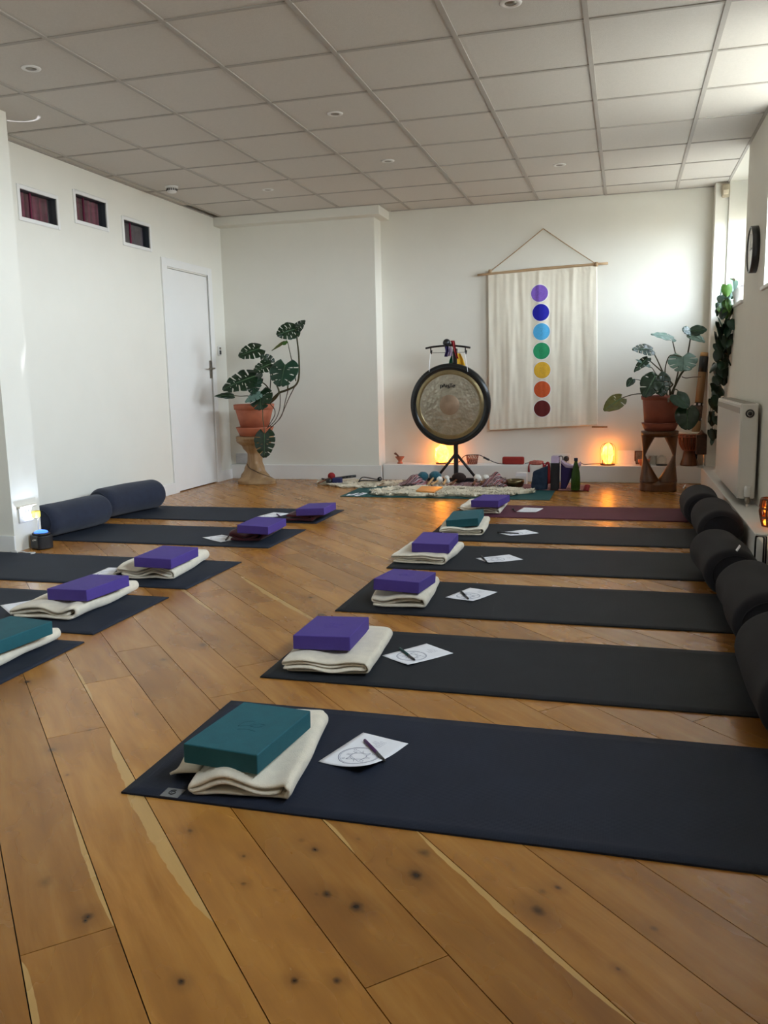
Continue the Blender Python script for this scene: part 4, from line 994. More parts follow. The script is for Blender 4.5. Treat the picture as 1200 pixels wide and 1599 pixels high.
# striped woven cloth: heaped at both ends
def stripes(name,cols,scale,dirn='X',rot=0):
    t=NT(name); v=t.coord((1,1,1),rot=(0,0,rot)); s_=t.n('ShaderNodeSeparateXYZ'); t.l(v,s_.inputs[0])
    f=t.math('FRACT',t.math('MULTIPLY',s_.outputs['XYZ'.index(dirn)],scale)); st=[(i/len(cols),c) for i,c in enumerate(cols)]
    x=t.N.new('ShaderNodeValToRGB'); x.color_ramp.interpolation='CONSTANT'; e=x.color_ramp.elements
    while len(e)<len(st): e.new(.5)
    for i,(p_,c_) in enumerate(st): e[i].position=p_; e[i].color=(*c_,1)
    t.l(f,x.inputs[0]); t.l(x.outputs[0],t.b.inputs['Base Color']); t.b.inputs['Roughness'].default_value=.9; t.bump(t.noise(v,220,2),.3,.003); return t.m
K_=(.015,.012,.014); 
M['stripe']=stripes('striped_weave',[(.35,.16,.17),K_,(.42,.30,.30),(.30,.08,.09),(.45,.38,.38),K_,(.32,.16,.17),(.10,.08,.10),(.45,.36,.36),(.25,.05,.06)],11,'X',.5)
def pxy(u,v,z=.02): p=atz(u,v,z); return p.x,p.y
cx,cy=-1.5,7.62
o=thing('striped_cloth',(cx,cy,.002),'dark pink and black striped woven cloth heaped at both ends, under the mallets','cloth')
xl=aty(624,750,7.55).x-cx; xr=aty(797,750,7.55).x-cx
def sc_(u_,v_):
    x=xl+(xr-xl)*u_; y=-.20+.36*v_
    hl=math.exp(-((u_-.14)/.085)**2)*math.exp(-((v_-.45)/.42)**2)*.09; hr=math.exp(-((u_-.865)/.10)**2)*math.exp(-((v_-.5)/.5)**2)*.095
    cr=abs(noise.noise(Vector((x*11,y*14,3))))*.05
    return Vector((x+.02*noise.noise(Vector((y*20,u_*3,0))),y+.02*math.sin(u_*25),.008+hl+hr+cr*(.35+2*(hl+hr)/.1*.35)))
a=MB(); a.grid(sc_,120,36); a.build('woven_cloth','stripe',o,solid=.004)
a=MB(); rd=random.Random(4)
for i in range(70):
    u_=i/69; b_=sc_(u_,0); a.tube([b_,b_+Vector((rd.uniform(-.01,.01),-.02,-.002)),b_+Vector((rd.uniform(-.015,.015),-.04,-b_.z+.026))],.0022,4)
fr_=a.build('fringe','stripe',o); fr_['kind']='stuff'
def mallet(head,r,hm,handle,hn,label,y,group,sc=(1,1,1),two=None,zz=None):
    c=aty(*head,y); o=thing('gong_mallet',c,label,'mallet',group)
    a=MB(); a.ball((0,0,0),r,sc=sc,bump=.06,n=20); 
    if two: a.ball(two,r*.8,bump=.06,n=16)
    a.build('felt_head',hm,o)
    e=aty(*handle,y-.17)-c; a=MB(); a.tube([e,e*.25],[.011,.009],8); a.build('handle',hn,o)
mallet((661,744),.050,'tealfelt',(649.5,756.5),'woodp','teal felt mallet on the left with a pale handle',7.62,'mallets on the striped cloth',sc=(1.05,1,.9))
mallet((680,743),.052,'tealfelt',(668.5,756.5),'woodp','second teal felt mallet, just left of the white ones',7.64,'mallets on the striped cloth',sc=(1.1,1,.85))
mallet((687,749),.030,'whitefelt',(674.5,756.5),'woodp','white felt mallet beside the teal ones',7.56,'mallets on the striped cloth')
mallet((698,746.5),.025,'whitefelt',(693,756),'woodp','white double-knobbed mallet left of the gong post',7.56,'mallets on the striped cloth',two=(.014,-.02,-.026))
mallet((717,746),.056,'brownfelt',(704,757),'drum','dark brown furry mallet in front of the gong post',7.62,'mallets on the striped cloth',sc=(1.2,1,.85))
mallet((746,746.5),.035,'whitefelt',(739,757),'drum','cream felt mallet right of the gong post',7.58,'mallets on the striped cloth')
mallet((759,746.5),.032,'whitefelt',(752,756),'drum','cream felt mallet against the right heap of striped cloth',7.58,'mallets on the striped cloth')
# left sheepskin: maraca, flute, dark bundle, glasses
c=aty(518,743.5,7.66); o=thing('maraca',c,'dark red round maraca on the left sheepskin','maraca')
a=MB(); a.ball((0,0,0),.036); a.build('head','redc',o); a=MB(); a.tube([(0,0,-.01),(-.04,-.10,-.03),(-.07,-.18,-.045)],[.010,.009,.008],8); a.build('handle','drum',o)
c=aty(520,750,7.56); o=thing('cloth_pouch',c,'small dark blue bundle with a black knob beside the maraca','pouch')
a=MB(); a.box(-.0,.09,-.03,.03,-.025,.025); a.build('blue_pouch',mat('pouch_blue',(.012,.018,.09),.7),o,bevel=.01,seg=3); a=MB(); a.ball((-.03,-.02,-.008),.030); a.tube([(-.03,0,0),(-.12,.03,.01)],.008,8); a.build('black_knob','blackp',o)
p1,p2=aty(524,747,7.70),aty(556,743.2,7.70); c=(p1+p2)/2; o=thing('wooden_flute',c,'black flute lying on the left sheepskin','flute')
a=MB(); a.tube([p1-c,p2-c],[.012,.013],12); a.build('flute_body','blackp',o)
a=MB()
for k in range(6):
    q=(p1-c)*(1-k/6)+(p2-c)*(k/6); a.lathe([(.004,-.0135),(0,-.0138)],8,axis='y',c=tuple(q),cap=False)
a.build('finger_holes','chrome',o)
c=aty(580,748,7.62); o=thing('black_frame_rattle',c,'black wire frame with round knob, right of the flute','rattle')
a=MB(); g_=lambda u,v: aty(u,v,7.62)-c
a.tube([g_(560,752.5),g_(565,746),(g_(572,745.5)),g_(585,748),g_(592,748.5)],.005,7,sub=4); a.tube([g_(560,752.5),g_(565,750.5),g_(580,750.5),g_(594,751)],.006,7,sub=3); a.build('wire_frame','blackp',o)
a=MB(); a.lathe([(.020,-.02),(.020,.01),(.006,.012)],18,axis='y',c=tuple(g_(593.5,747.8)),cap=False); a.lathe([(.020,-.02),(.012,-.02)],18,axis='y',c=tuple(g_(593.5,747.8)),cap=False); a.build('knob','blackp',o)
# right group: rug, jar, bowl, box, pouch, case, bag, bottle
M['pinkrug']=mat('rose_weave',(.30,.13,.13),.9,.35,26,.4,200)
x0,x1=aty(806,760,7.45).x,aty(912,760,7.45).x
o=thing('woven_mat',((x0+x1)/2,7.56,.0),'rose patterned woven mat under the bottle and bags','mat')
a=MB(); hw=(x1-x0)/2
a.grid(lambda u_,v_:Vector((-hw+2*hw*u_,-.20+.36*v_,.008+.004*noise.noise(Vector((u_*9,v_*5,0))))),40,16); a.build('weave','pinkrug',o,solid=.006)
a=MB(); rd=random.Random(8)
for i in range(26): y=-.2+.36*i/25; a.tube([(hw,y,.008),(hw+.02,y,.014),(hw+.045,y+rd.uniform(-.01,.01),.003)],.004,4)
a.build('fringe','redc',o)
c=aty(786,756,7.50); o=thing('glass_jar',(c.x,7.50,.005),'clear glass jar with small stones left of the singing bowl','jar')
a=MB(); a.lathe([(0,.002),(.032,.002),(.036,.02),(.036,.07),(.028,.082),(.030,.09),(.027,.09),(.026,.082),(.033,.068),(.033,.02),(0,.006)],24,cap=False); a.build('glass','clear',o)
a=MB(); 
for i in range(9): a.ball((.014*math.cos(i*2.1),.014*math.sin(i*2.1),.016+.004*i),.011,n=8,bump=.3,seed=i)
a.build('amber_stones','terra',o)
c=aty(805,756,7.46); o=thing('singing_bowl',(c.x,7.46,.006),'dark bronze singing bowl on the floor right of the glass jar','bowl')
a=MB(); a.lathe([(0,0),(.05,.002),(.072,.025),(.080,.055),(.078,.078),(.072,.078),(.070,.05),(.05,.015),(0,.008)],40,cap=False); a.build('bowl','brass',o)
c=aty(815,745,7.80); o=thing('white_box',(c.x,7.80,0),'small white cardboard box behind the singing bowl','box')
a=MB(); a.box(-.05,.05,-.05,.05,0,.108); a.build('carton','white',o,bevel=.003); a=MB(); a.box(-.048,.048,-.052,-.048,.078,.108); a.build('lid_flap','paper',o)
# dark teal pouch
c=aty(842,763,7.36)
o=thing('drawstring_pouch',(c.x,7.38,.012),'dark blue drawstring pouch standing in front of the red bundle','bag')
a=MB()
def pf(u_,v_):
    an=2*PI*u_; w=.068*(1-.12*v_)*(1+.10*math.sin(v_*PI)); x=w*math.cos(an)+.012*v_; y=.034*(1-.35*v_)*math.sin(an)
    return Vector((x+.005*noise.noise(Vector((an,v_*5,0))),y+.006*noise.noise(Vector((an*2,v_*6,2))),.155*v_+.05*v_*v_*(.5+.5*math.cos(an))))
a.grid(pf,48,16); a.add([pf(i/48,1) for i in range(48)],[tuple(range(48))]); a.build('pouch','navyc',o)
a=MB(); a.tube([(.045,0,.18),(.06,-.01,.22),(.075,-.01,.23),(.085,-.01,.19),(.085,-.01,.05)],[.006,.008,.012,.012,.014],7,sub=4); plabel(a.build('red_strap','redc',o),'dark red strap hanging at the side')
# black case with purple bag
c=aty(867,763,7.40)
o=thing('speaker_case',(c.x,7.42,.011),'tall black case standing left of the green bottle','case')
w=.034; hh=aty(867,722,7.42).z-.011
a=MB(); a.box(-w,w,-.07,.07,0,hh); a.build('case_body',mat('case_black',(.008,.007,.010),.6),o,bevel=.005)
a=MB(); 
a.prism([(-.06,0),(.06,0),(.085,.05),(-.03,.05)],-w,w,lambda y,z,x:Vector((x,y+.01,hh+z))); a.build('grey_flap','lav',o)
o=thing('cloth_bag',(c.x+.047,7.47,.011),'dark purple cloth bag with lavender lining leaning on the black case','bag')
a=MB(); zt=hh
prb=[(0,0),(.045,.0),(.075,.07),(.12,.16),(.15,zt-.07),(.155,zt-.035),(.07,zt-.03),(.0,zt-.0)]
a.prism(prb,-.05,.05,lambda x,z,y:Vector((x*1.0,y,z)),0); a.build('bag_body','violetc',o,bevel=.008,seg=3)
a=MB(); a.prism([(.0,zt-.004),(.0,zt+.02),(.035,zt-.01),(.09,zt-.03),(.165,zt-.005),(.17,zt-.03),(.10,zt-.05),(.04,zt-.045)],-.056,.056,lambda x,z,y:Vector((x,y,z))); a.build('lining_edge','lav',o,bevel=.006)
a=MB(); a.tube([(-.02,-.06,zt-.01),(-.022,-.064,zt+.045),(.01,-.066,zt+.055),(.02,-.064,zt+.02)],.004,6,sub=4); a.build('carry_handle','blackp',o)
# green bottle
c=aty(899,766,7.34); bh=aty(899,715.5,7.34).z-.012
o=thing('glass_bottle',(c.x,7.36,.012),'green glass bottle standing on the woven mat in front of the ledge','bottle')
k=bh/.285
a=MB(); a.lathe([(0,.002),(.034,0),(.038,.006),(.039,.03),(.039,.105),(.034,.16),(.022,.215),(.014,.245),(.0125,.262*1),(.0145,.264),(.0145,.275)],36,cap=False)
a.v=[(x*1.0,y*1.0,z*k) for x,y,z in a.v]; 
t=NT('bottle_green'); t.b.inputs['Base Color'].default_value=(.05,.12,.02,1); t.b.inputs['Roughness'].default_value=.08; t.b.inputs['Transmission Weight'].default_value=.55; t.b.inputs['IOR'].default_value=1.3; M['bottle']=t.m
a.build('bottle','bottle',o)
a=MB(); a.lathe([(.0155,.258),(.0155,.285),(0,.286)],20); a.v=[(x,y,z*k) for x,y,z in a.v]; a.build('cap','navyc',o)
# ================================================================ PLANTS
def leaf_mesh(length,halfw,slits=5,hole=True,droop=.25,lobe=1.0,cup=.15,seed=0,asym=(1,1),slitw=1):
    """monstera leaf in local space: attachment at origin, tip towards +Y, normal +Z"""
    rd=random.Random(seed); mb=MB(); NS,NTT=60,10
    def pt(side,s,t_):
        # angle of the side veins: backward at the base, forward at the tip
        ang=R(-58+(58+62)*s**.5)
        prof=(max(0,math.sin(PI*min(1,(s*.9+.1))**.72)))**.58
        w=halfw*prof*asym[0 if side<0 else 1]
        if slits: ph=((s-.14)/.70*slits)%1; w*=1-.07*abs(2*ph-1)**4*(1 if .14<s<.86 else 0)
        ln=w*(1+.15*lobe*(1-s)**2)
        x=side*ln*t_*math.cos(ang)*1.05; y=length*(s*.93)+ln*t_*math.sin(ang)*.75
        if s<.12: x+=side*halfw*.0
        y=min(y,length*1.04)
        z=-droop*length*((y/length)**2)*.9 if y>0 else -droop*length*(y/length)**2*.35
        z-=cup*halfw*abs(t_)**1.8*(.6+.4*math.sin(s*20))*.9
        z+=.02*length*noise.noise(Vector((s*6+seed,t_*3,side)))
        return Vector((x,y,z))
    for side in (-1,1):
        cut=set(); holes=set()
        if slits:
            for k in range(slits):
                i0=int(NS*(.14+.70*(k+.0+rd.uniform(-.06,.06))/slits))+1
                st=rd.choice([3,4,4,5]); en=NTT if rd.random()<.75 else 8
                for w_ in range(3):
                    for j in range(st+(w_!=1),en):
                        if w_<2: cut.add((i0+w_,j))
                if hole and rd.random()<.6:
                    i1=i0+5
                    for j in range(2,4): holes.add((i1,j))
        sk=lambda i,j: (i,j) in cut or (i,j) in holes
        mb.grid(lambda a,b: pt(side,a,b),NS,NTT,0,True,sk)
    # midrib
    mb.tube([pt(1,s/10,0)+Vector((0,0,.001)) for s in range(11)],[.0045*length/.25*(1-.08*s) for s in range(11)],6,mi=1)
    return mb
def place_leaf(root,att,tip,yA,yT,width,mname,slits=5,facing=(.1,-1,.35),seed=0,droop=.12,lab=None,cup=.12,hole=True,asym=(1,1)):
    org=Vector(root.location); A=aty(*att,yA); T_=aty(*tip,yT); d=T_-A; L=d.length; yv=d.normalized()
    nrm=Vector(facing); nrm=(nrm-yv*nrm.dot(yv)).normalized(); xv=yv.cross(nrm).normalized()
    hw=width*yA/FPX/2
    mb=leaf_mesh(L,hw,slits,hole,droop,seed=seed,cup=cup,asym=asym)
    Mx=Matrix((xv,yv,nrm)).transposed().to_4x4(); Mx.translation=A-org
    mb.v=[tuple(Mx@Vector(v_)) for v_ in mb.v]
    lf_=mb.build('leaf',[mname,'vein' if mname!='leafp' else 'leafp'],root,solid=.0015)
    if lab: plabel(lf_,lab)
    return lf_
def stems(root,lst,name='stem',m='stem'):
    org=Vector(root.location)
    for pts,y0,y1,r0,r1 in lst:
        n=len(pts); a=MB(); q=[aty(u,v,y0+(y1-y0)*i/(n-1))-org for i,(u,v) in enumerate(pts)]
        a.tube(q,[r0+(r1-r0)*i/(n-1) for i in range(n)],8,sub=6); a.build(name,m,root)
def pot(root,z0,z1,rb,rt,saucer,mt,rim=.05):
    a=MB(); h=z1-z0
    a.lathe([(0,0),(rb,0),(rt*.915,h-rim-.004),(rt*.915,h-rim),(rt*.975,h-rim),(rt,h-.004),(rt-.004,h),(rt-.016,h),(rt-.024,h-.05),(0,h-.05)],56,c=(0,0,saucer[1])); a.build('pot',mt,root)
    a=MB(); a.lathe([(0,0),(saucer[0]*.80,0),(saucer[0]*.97,saucer[1]*.75+.012),(saucer[0],saucer[1]+.004),(saucer[0]-.008,saucer[1]+.006),(saucer[0]*.86,saucer[1]*.6),(saucer[0]*.8,saucer[1]),(0,saucer[1])],56); a.build('saucer',mt,root)
    a=MB(); a.lathe([(rt-.024,h-.048),(rt*.5,h-.035),(0,h-.030)],32,c=(0,0,saucer[1]),cap=False); a.build('soil','soil',root)
# ---- left plant
PY=7.60
def L(u,v): return (325+u/6.6625,490+v/6.6625)
px=aty(397.5,650,PY).x; zst=aty(398,680,PY).z; zs2=aty(398,668,PY).z; zt=aty(398,631.5,PY).z
root=thing('potted_monstera',(px,PY,zst),'tall monstera in a terracotta pot on the pale carved stand by the door','potted plant')
rs=(aty(425.5,669,PY).x-aty(371,669,PY).x)/2; rt=(aty(427,631,PY).x-aty(368.5,631,PY).x)/2; rb=(aty(419,666,PY).x-aty(379,666,PY).x)/2
pot(root,zs2,zt,rb,rt,(rs,zs2-zst+.004),'terra')
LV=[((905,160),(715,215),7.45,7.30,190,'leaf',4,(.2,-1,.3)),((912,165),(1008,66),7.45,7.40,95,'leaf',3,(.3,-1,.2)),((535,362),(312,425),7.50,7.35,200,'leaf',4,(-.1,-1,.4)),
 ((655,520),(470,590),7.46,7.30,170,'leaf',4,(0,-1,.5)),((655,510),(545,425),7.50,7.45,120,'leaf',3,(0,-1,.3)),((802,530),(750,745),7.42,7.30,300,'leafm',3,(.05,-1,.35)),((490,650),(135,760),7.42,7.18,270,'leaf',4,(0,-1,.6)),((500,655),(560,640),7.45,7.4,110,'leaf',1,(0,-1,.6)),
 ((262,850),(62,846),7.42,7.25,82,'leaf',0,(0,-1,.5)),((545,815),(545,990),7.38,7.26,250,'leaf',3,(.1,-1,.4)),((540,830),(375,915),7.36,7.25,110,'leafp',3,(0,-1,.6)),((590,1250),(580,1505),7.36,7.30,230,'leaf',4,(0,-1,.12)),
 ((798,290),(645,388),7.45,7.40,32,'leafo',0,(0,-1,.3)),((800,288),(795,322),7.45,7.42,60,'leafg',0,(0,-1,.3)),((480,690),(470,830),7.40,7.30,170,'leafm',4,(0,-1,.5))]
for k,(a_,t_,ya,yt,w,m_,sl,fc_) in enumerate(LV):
    place_leaf(root,L(*a_),L(*t_),ya,yt,w/6.6625,m_,sl,fc_,seed=k+1,droop=.10 if k not in (2,6) else .16,lab='pale silvery leaf' if m_=='leafp' else ('rolled brownish young leaf' if m_=='leafo' else None))
stems(root,[([L(600,930),L(650,905),L(740,825),L(830,790),L(915,740),L(948,640),L(945,430),L(925,250),L(912,165)],7.55,7.45,.012,.007),
 ([L(640,915),L(735,830),L(715,740),L(660,600),L(655,515)],7.52,7.46,.009,.006),([L(830,790),L(832,640),L(805,535)],7.50,7.42,.007,.005),([L(620,930),L(640,810),L(600,740),L(540,700),L(490,655)],7.52,7.42,.007,.005),
 ([L(630,920),L(645,790),L(650,590),L(590,450),L(535,362)],7.55,7.50,.006,.004),([L(560,940),L(450,860),L(340,857),L(262,850)],7.52,7.42,.005,.0035),([L(590,930),L(560,880),L(545,820)],7.50,7.38,.006,.004),
 ([L(560,950),L(570,1010),L(572,1100),L(585,1190),L(590,1250)],7.42,7.36,.0045,.004),([L(915,700),L(870,480),L(828,290)],7.50,7.45,.006,.0035),([L(735,830),L(700,880),L(640,930)],7.50,7.54,.010,.012)])
stems(root,[([L(640,930),L(690,990),L(695,1050),L(660,1120),L(620,1180)],7.48,7.44,.0045,.0035),([L(750,835),L(752,930),L(735,1030),L(690,1120),L(610,1195)],7.48,7.44,.0045,.0035),
 ([L(835,790),L(800,930),L(780,1020),L(730,1110),L(645,1195)],7.48,7.44,.0045,.0035),([L(915,735),L(850,860),L(790,1000),L(755,1080),L(690,1150),L(630,1205)],7.46,7.44,.0045,.0035)],'aerial_root','root')
# ---- left carved stand
o=thing('carved_stand',(px,PY,0),'pale carved hourglass wooden plant stand by the door','plant stand')
a=MB(); H=zst-.004
def stf(u_,v_):
    z=H*v_; an=2*PI*u_
    # half widths in x along the height (base .185, waist .065, top .18)
    ks=[(0,.19,.13),(.06,.185,.13),(.16,.135,.11),(.30,.095,.085),(.47,.068,.068),(.62,.072,.07),(.78,.115,.10),(.90,.165,.14),(.97,.182,.15),(1,.176,.148)]
    for (a0,w0,d0),(a1,w1,d1) in zip(ks[:-1],ks[1:]):
        if a0<=v_<=a1: f_=(v_-a0)/(a1-a0); f_=f_*f_*(3-2*f_); w=w0+(w1-w0)*f_; d_=d0+(d1-d0)*f_; break
    tw=v_*2.6; x=w*math.copysign(abs(math.cos(an))**.8,math.cos(an)); y=d_*math.copysign(abs(math.sin(an))**.8,math.sin(an))
    rg=1+.10*math.cos(3*(an+tw))*(1 if .05<v_<.92 else .2)
    return Vector((x*rg+.018*math.sin(PI*v_)*-1,y*rg,z+.0))
a.grid(stf,64,48); a.add([stf(i/64,0) for i in range(64)],[tuple(range(64))[::-1]]); a.add([stf(i/64,1) for i in range(64)],[tuple(range(64))]); a.build('twisted_column','standwood',o)
a=MB(); pts=[]
for k in range(14):
    s=k/13; q=stf((.60+.42*s)%1,.42-.30*s); pts.append(q*1.0+Vector((0,-.003,0)))
a.tube(pts,.004,5); a.build('carved_groove','root',o)
# small grey box and cord behind the left stand
p=aty(377,716,7.93)
o=thing('junction_box',(p.x,YC,p.z),'small grey cover box low on the wall behind the pale stand','box')
a=MB(); a.box(-.075,.055,-.02,0,-.055,.05); a.build('cover',mat('box_grey',(.50,.50,.50),.6),o,bevel=.004)
# ---- right plant
PR=7.53
def Q(u,v): return (940+u/6.6667,490+v/6.6667)
px2=aty(1031.5,650,PR).x; z0=aty(1032,672,PR).z; z1=aty(1032,661,PR).z; z2=aty(1032,617.5,PR).z
root=thing('potted_monstera',(px2,PR,z0),'monstera in a deep red clay pot on the brown two-legged stand at the right','potted plant')
rt=(aty(1062,617,PR).x-aty(1000,617,PR).x)/2; rs=(aty(1061.5,662,PR).x-aty(1002,662,PR).x)/2; rb=(aty(1057,658,PR).x-aty(1007,658,PR).x)/2
pot(root,z1,z2,rb,rt,(rs,z1-z0+.002),'terrad',.035)
a=MB(); q=aty(1043,623,PR)-Vector(root.location); a.box(q.x-.007,q.x+.007,-rt-.003,-rt+.004,q.z-.022,q.z+.014); a.build('price_tag','chrome',root)
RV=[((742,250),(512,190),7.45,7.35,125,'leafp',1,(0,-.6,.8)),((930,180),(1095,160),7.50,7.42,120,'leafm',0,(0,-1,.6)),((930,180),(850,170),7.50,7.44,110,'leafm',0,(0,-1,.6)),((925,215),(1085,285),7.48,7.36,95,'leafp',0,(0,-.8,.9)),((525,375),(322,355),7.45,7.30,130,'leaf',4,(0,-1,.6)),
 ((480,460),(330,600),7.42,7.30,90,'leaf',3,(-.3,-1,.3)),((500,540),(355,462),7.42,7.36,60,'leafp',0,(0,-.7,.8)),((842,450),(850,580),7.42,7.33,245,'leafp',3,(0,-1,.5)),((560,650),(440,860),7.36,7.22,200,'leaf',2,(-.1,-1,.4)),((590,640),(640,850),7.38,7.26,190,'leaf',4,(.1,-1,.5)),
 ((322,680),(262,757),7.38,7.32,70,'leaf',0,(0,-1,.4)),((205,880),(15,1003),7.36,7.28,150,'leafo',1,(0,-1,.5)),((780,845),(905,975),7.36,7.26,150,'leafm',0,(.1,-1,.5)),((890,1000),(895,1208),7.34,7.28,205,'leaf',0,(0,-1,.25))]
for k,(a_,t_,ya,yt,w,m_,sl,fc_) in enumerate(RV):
    place_leaf(root,Q(*a_),Q(*t_),ya,yt,w/6.6667,m_,sl,fc_,seed=k+40,droop=.10,hole=(k==11),lab={'leafp':'pale grey-green leaf','leafo':'olive brown drooping leaf'}.get(m_))
stems(root,[([Q(715,870),Q(760,760),Q(820,640),Q(870,560),Q(905,380),Q(928,240)],7.50,7.48,.011,.005),([Q(735,870),Q(775,700),Q(800,560),Q(770,420),Q(735,265)],7.50,7.45,.007,.004),([Q(715,870),Q(700,720),Q(640,610),Q(580,480),Q(525,378)],7.48,7.45,.008,.004),
 ([Q(745,740),Q(650,625),Q(560,540),Q(475,465)],7.46,7.42,.007,.004),([Q(700,720),Q(662,620),Q(675,510),Q(720,432),Q(835,445)],7.46,7.42,.005,.004),([Q(690,880),Q(640,700),Q(570,630),Q(520,560),Q(455,545)],7.46,7.40,.005,.003),
 ([Q(560,880),Q(430,835),Q(320,842),Q(208,878)],7.46,7.36,.005,.004),([Q(640,870),Q(560,760),Q(400,692),Q(322,682)],7.46,7.38,.0035,.003),([Q(720,880),Q(760,790),Q(800,805),Q(810,845)],7.48,7.36,.005,.004),([Q(790,880),Q(850,940),Q(890,1000)],7.46,7.34,.005,.004),
 ([Q(640,880),Q(640,820),Q(700,780),Q(740,740)],7.44,7.46,.006,.007),([Q(725,880),Q(700,720),Q(650,650),Q(600,640)],7.46,7.36,.006,.004)])
stems(root,[([Q(835,655),Q(880,668),Q(950,660),Q(1035,657)],7.48,7.46,.004,.003)],'aerial_root','root')
# ---- right carved stand: two twisted legs between a ring top and a base
o=thing('carved_stand',(px2,PR,0),'dark brown plant stand with two twisted legs and an opening between them','plant stand')
HW=.152; H=z0-.003
def leg(side):
    a=MB()
    def f(u_,v_):
        an=2*PI*u_; z=.07+(H-.075)*v_; pin=abs(v_-.52)/.52; w=.014+.060*min(1,pin)**1.15; th_=.020+.018*min(1,pin)
        if v_>.5: w*=.86
        tw=(v_-.5)*PI*.55*side; x0=w*math.cos(an); y0=th_*math.sin(an)*1.6
        cx_=side*(HW-.048-(.0)*pin) if True else 0
        # legs lean: outer edge vertical, inner edge bows to the middle at top and bottom
        cx_=side*(HW-.020-w*.86)
        return Vector((cx_+x0*math.cos(tw*.35)-y0*math.sin(tw),x0*math.sin(tw)*.9+y0,z))
    a.grid(f,32,40); a.add([f(i/32,0) for i in range(32)],[tuple(range(32))[::-1]]); a.add([f(i/32,1) for i in range(32)],[tuple(range(32))]); a.build('leg','standdark',o)
leg(-1); leg(1)
a=MB(); a.lathe([(0,H-.035),(HW*.62,H-.05),(HW*.98,H-.032),(HW,H-.01),(HW*.985,H),(0,H)],48); a.build('top','standdark',o)
a=MB()
def bf(u_,v_):
    an=2*PI*u_; r=HW*(1-.03*math.sin(v_*PI)); c_=math.cos(an)
    z=v_*(.055+.035*abs(c_)**2)
    return Vector((r*math.copysign(abs(c_)**.75,c_),.125*math.copysign(abs(math.sin(an))**.75,math.sin(an)),z+.0005))
a.grid(bf,64,8); a.add([bf(i/64,1) for i in range(64)],[tuple(range(64))]); a.add([bf(i/64,0) for i in range(64)],[tuple(range(64))[::-1]]); a.build('base','standdark',o)
# ---- trailing plant from the window sill
sy=7.30
o=thing('trailing_ivy',(.86,sy,SILL+.003),'heart-leaved trailing plant hanging from the window sill down to the ledge','trailing plant')
org=Vector(o.location)
a=MB(); a.lathe([(0,0),(.055,0),(.075,.11),(.078,.125),(.068,.125),(.062,.10),(0,.10)],28); a.build('pot','white',o)
def I(u,v): return (1110+u/6.667,400+v/6.667)
path=[(I(240,230),7.25,.79),(I(205,330),7.35,.76),(I(180,480),7.45,.75),(I(200,620),7.40,.75),(I(190,760),7.42,.74),(I(170,900),7.50,.74),(I(150,1060),7.55,.73),(I(130,1180),7.62,.73),(I(90,1280),7.70,.72),(I(70,1400),7.78,.71),(I(40,1520),7.82,.71),(I(30,1700),7.84,.70),(I(20,1900),7.86,.70)]
pts3=[aty(p_[0][0],p_[0][1],p_[1]) for p_ in path]
vin=MB(); fol=MB(); fb=MB(); rd=random.Random(12)
for s in range(5):
    off=[Vector((rd.uniform(-.035,.035),rd.uniform(-.05,.05),rd.uniform(-.02,.02)))*(1 if i else .3) for i in range(len(pts3))]
    n=[13,12,10,9,8][s]
    q=[Vector((.03,0,.10)),Vector((-.05,0,.13)) ]+[min_ for min_ in [p_+o_-org for p_,o_ in zip(pts3[:n],off)]]
    vin.tube(q,.0028,5,sub=4)
def heart(mb,c,sz,yaw,pit,roll,mi):
    T=Matrix.Translation(c)@Matrix.Rotation(yaw,4,'Z')@Matrix.Rotation(pit,4,'X')@Matrix.Rotation(roll,4,'Y')
    vs=[];N=7
    def P(side,s,t_):
        w=(math.sin(PI*(s*.85+.13)**.8))**.7*.46; return T@Vector((side*w*t_*sz,(-.12*t_*(1-s)+s*1.0)*-sz,-.10*sz*t_*t_-.12*sz*s*s))
    for side in (-1,1): mb.grid(lambda a_,b_:P(side,a_,b_),N,2,mi,True)
tot=[0]
for i in range(len(pts3)-1):
    A_,B_=pts3[i],pts3[i+1]; dens=[11,10,10,10,11,11,9,9,8,7,5,4][i]; wd=[.07,.085,.085,.085,.085,.08,.07,.05,.045,.035,.03,.025][i]
    for k in range(dens):
        f_=rd.random(); c=A_*(1-f_)+B_*f_+Vector((rd.uniform(-wd,wd*.8),rd.uniform(-.12,.12),rd.uniform(-.02,.02)))
        c.x=min(c.x,XR-.025)
        if c.y>8.0: c.y=8.0
        mi=0
        if i<2: mi=rd.choice([1,1,2,2,3])
        elif i==2: mi=rd.choice([0,1,2,0,0])
        else: mi=rd.choice([0,0,0,0,3])
        heart(fol,c-org,rd.uniform(.065,.098),rd.uniform(-1.2,1.2),rd.uniform(.75,1.65),rd.uniform(-.6,.6),mi)
vin.build('vines','stem',o); f_=fol.build('foliage',['leaf','leafg','leafp','leafm'],o); f_['kind']='stuff'
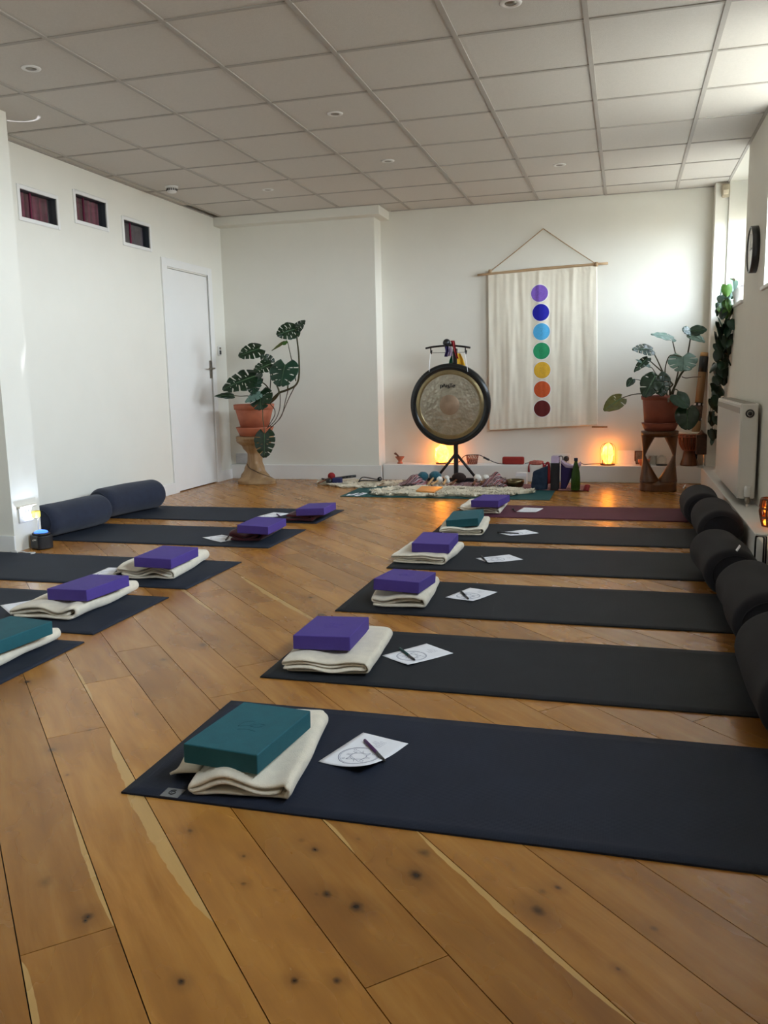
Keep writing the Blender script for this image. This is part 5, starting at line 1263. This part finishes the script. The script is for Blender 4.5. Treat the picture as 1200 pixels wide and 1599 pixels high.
# sill ornaments
p=atx(1163,463,.84)
def sillthing(name,y,label,cat): return thing(name,(.92,y,SILL+.003),label,cat)
o=sillthing('sill_ornament',6.97,'small red and white ornament at the near end of the far window sill','ornament')
a=MB(); a.lathe([(0,0),(.030,0),(.034,.03),(.026,.06),(0,.065)],20); a.build('base','redc',o); a=MB(); a.lathe([(.026,.06),(.032,.10),(.020,.14),(0,.15)],20); a.build('upper','terra',o)
o=sillthing('yellow_flower_pot',7.10,'little yellow pot on the far window sill behind the leaves','pot')
a=MB(); a.lathe([(0,0),(.028,0),(.036,.07),(.030,.07),(.024,.012),(0,.01)],20); a.build('pot','yellow',o); a=MB(); a.lathe([(.03,.066),(.02,.15),(.006,.20)],14); a.build('stalk','leafg',o)
o=sillthing('small_statue',7.80,'small dark seated silhouette statue on the far window sill','statue')
a=MB(); a.ball((0,0,.045),.05,sc=(1,1.2,.9)); a.ball((0,0,.11),.034,sc=(1,1,1.3)); a.ball((0,0,.165),.022); a.v=[(x,y,max(z,0)) for x,y,z in a.v]; a.build('figure',mat('statue_grey',(.12,.11,.10),.6),o)
# roller blind at the top of the far window
o=thing('roller_blind',(1.03,7.43,CH-.05),'roller blind at the top of the far window, lowered to dim daylight','blind')
a=MB(); a.lathe([(.024,-.57),(.024,.57)],20,axis='y'); a.build('roll',mat('blind_grey',(.42,.41,.38),.8),o)
a=MB(); a.box(.012,.015,-.565,.565,-.27,0); a.build('hanging_fabric','canvas',o)  # fabric drop added to cut daylight on the bright back wall
a=MB()
for k in range(30): a.ball((-.03,-.50,-.03-.018*k),.0035,n=6)
a.build('bead_chain','white',o)
# ================================================================ LIGHT
w=bpy.data.worlds.new('sky'); scene.world=w; w.use_nodes=True; nt=w.node_tree; bg=nt.nodes['Background']
tc=nt.nodes.new('ShaderNodeTexCoord'); sx=nt.nodes.new('ShaderNodeSeparateXYZ'); nt.links.new(tc.outputs['Generated'],sx.inputs[0])
rp=nt.nodes.new('ShaderNodeValToRGB'); e=rp.color_ramp.elements; e[0].position=.45; e[0].color=(.22,.21,.18,1); e[1].position=.51; e[1].color=(.87,.94,1,1); e.new(.8); e[2].color=(.70,.80,.92,1)
ma=nt.nodes.new('ShaderNodeMath'); ma.operation='MULTIPLY_ADD'; ma.inputs[1].default_value=.5; ma.inputs[2].default_value=.5; nt.links.new(sx.outputs[2],ma.inputs[0]); nt.links.new(ma.outputs[0],rp.inputs[0]); nt.links.new(rp.outputs[0],bg.inputs[0])
bg.inputs[1].default_value=WORLD
for (y0,y1,z0,z1) in RW:
    l=bpy.data.lights.new('window_portal','AREA'); l.shape='RECTANGLE'; l.size=y1-y0; l.size_y=z1-z0
    l.cycles.is_portal=True
    ob=bpy.data.objects.new('window_portal',l); COL.objects.link(ob); ob.location=(XR+.31,(y0+y1)/2,(z0+z1)/2)
    ob.rotation_euler=Matrix(((0,0,1),(1,0,0),(0,1,0))).to_euler()  # -Z towards -X
def plight(name,loc,col,power,r=.03):
    l=bpy.data.lights.new(name,'POINT'); l.color=col; l.energy=power; l.shadow_soft_size=r; ob=bpy.data.objects.new(name,l); COL.objects.link(ob); ob.location=loc; return ob
# the projector throws bluish white light up the pillar and a thin arc on the ceiling
def spot(name,loc,target,col,power,ang,blend,r=.015):
    l=bpy.data.lights.new(name,'SPOT'); l.color=col; l.energy=power; l.spot_size=ang; l.spot_blend=blend; l.shadow_soft_size=r; ob=bpy.data.objects.new(name,l); COL.objects.link(ob); ob.location=loc
    ob.rotation_euler=(Vector(target)-Vector(loc)).to_track_quat('-Z','Y').to_euler(); return ob
PJ=Vector((-3.435,4.36,.145))
sp=spot('projector_beam',PJ,(-3.62,4.34,.95),(.62,.76,1.0),3.4,R(120),.8)
arc=spot('projector_arc',PJ,(-3.51,4.53,CH),(.85,.88,1.0),260,R(30),.1,.004)
arc.data.use_nodes=True; ant=arc.data.node_tree; em=[n for n in ant.nodes if n.type=='EMISSION'][0]
tc=ant.nodes.new('ShaderNodeTexCoord'); 
def AM(op,a,b=None,cl=False):
    x=ant.nodes.new('ShaderNodeMath'); x.operation=op; x.use_clamp=cl
    for i,v in enumerate((a,b)):
        if v is None: continue
        if isinstance(v,(int,float)): x.inputs[i].default_value=v
        else: ant.links.new(v,x.inputs[i])
    return x.outputs[0]
sx=ant.nodes.new('ShaderNodeSeparateXYZ'); ant.links.new(tc.outputs['Normal'],sx.inputs[0])
qx=AM('DIVIDE',sx.outputs[0],sx.outputs[2]); qy=AM('DIVIDE',sx.outputs[1],sx.outputs[2])
rad_=AM('SQRT',AM('ADD',AM('MULTIPLY',qx,qx),AM('MULTIPLY',qy,qy)))
ring=AM('SUBTRACT',1.0,AM('DIVIDE',AM('ABSOLUTE',AM('SUBTRACT',rad_,ARC_R)),ARC_W),True)
ant.links.new(AM('MULTIPLY',ring,AM('MULTIPLY',AM('ADD',AM('MULTIPLY',qy,ARC_S),.0),60,True)),em.inputs['Strength'])
scene.view_settings.view_transform='Standard'; scene.view_settings.look='None'; scene.view_settings.gamma=1; scene.view_settings.use_curve_mapping=False
scene.view_settings.exposure=EXPO
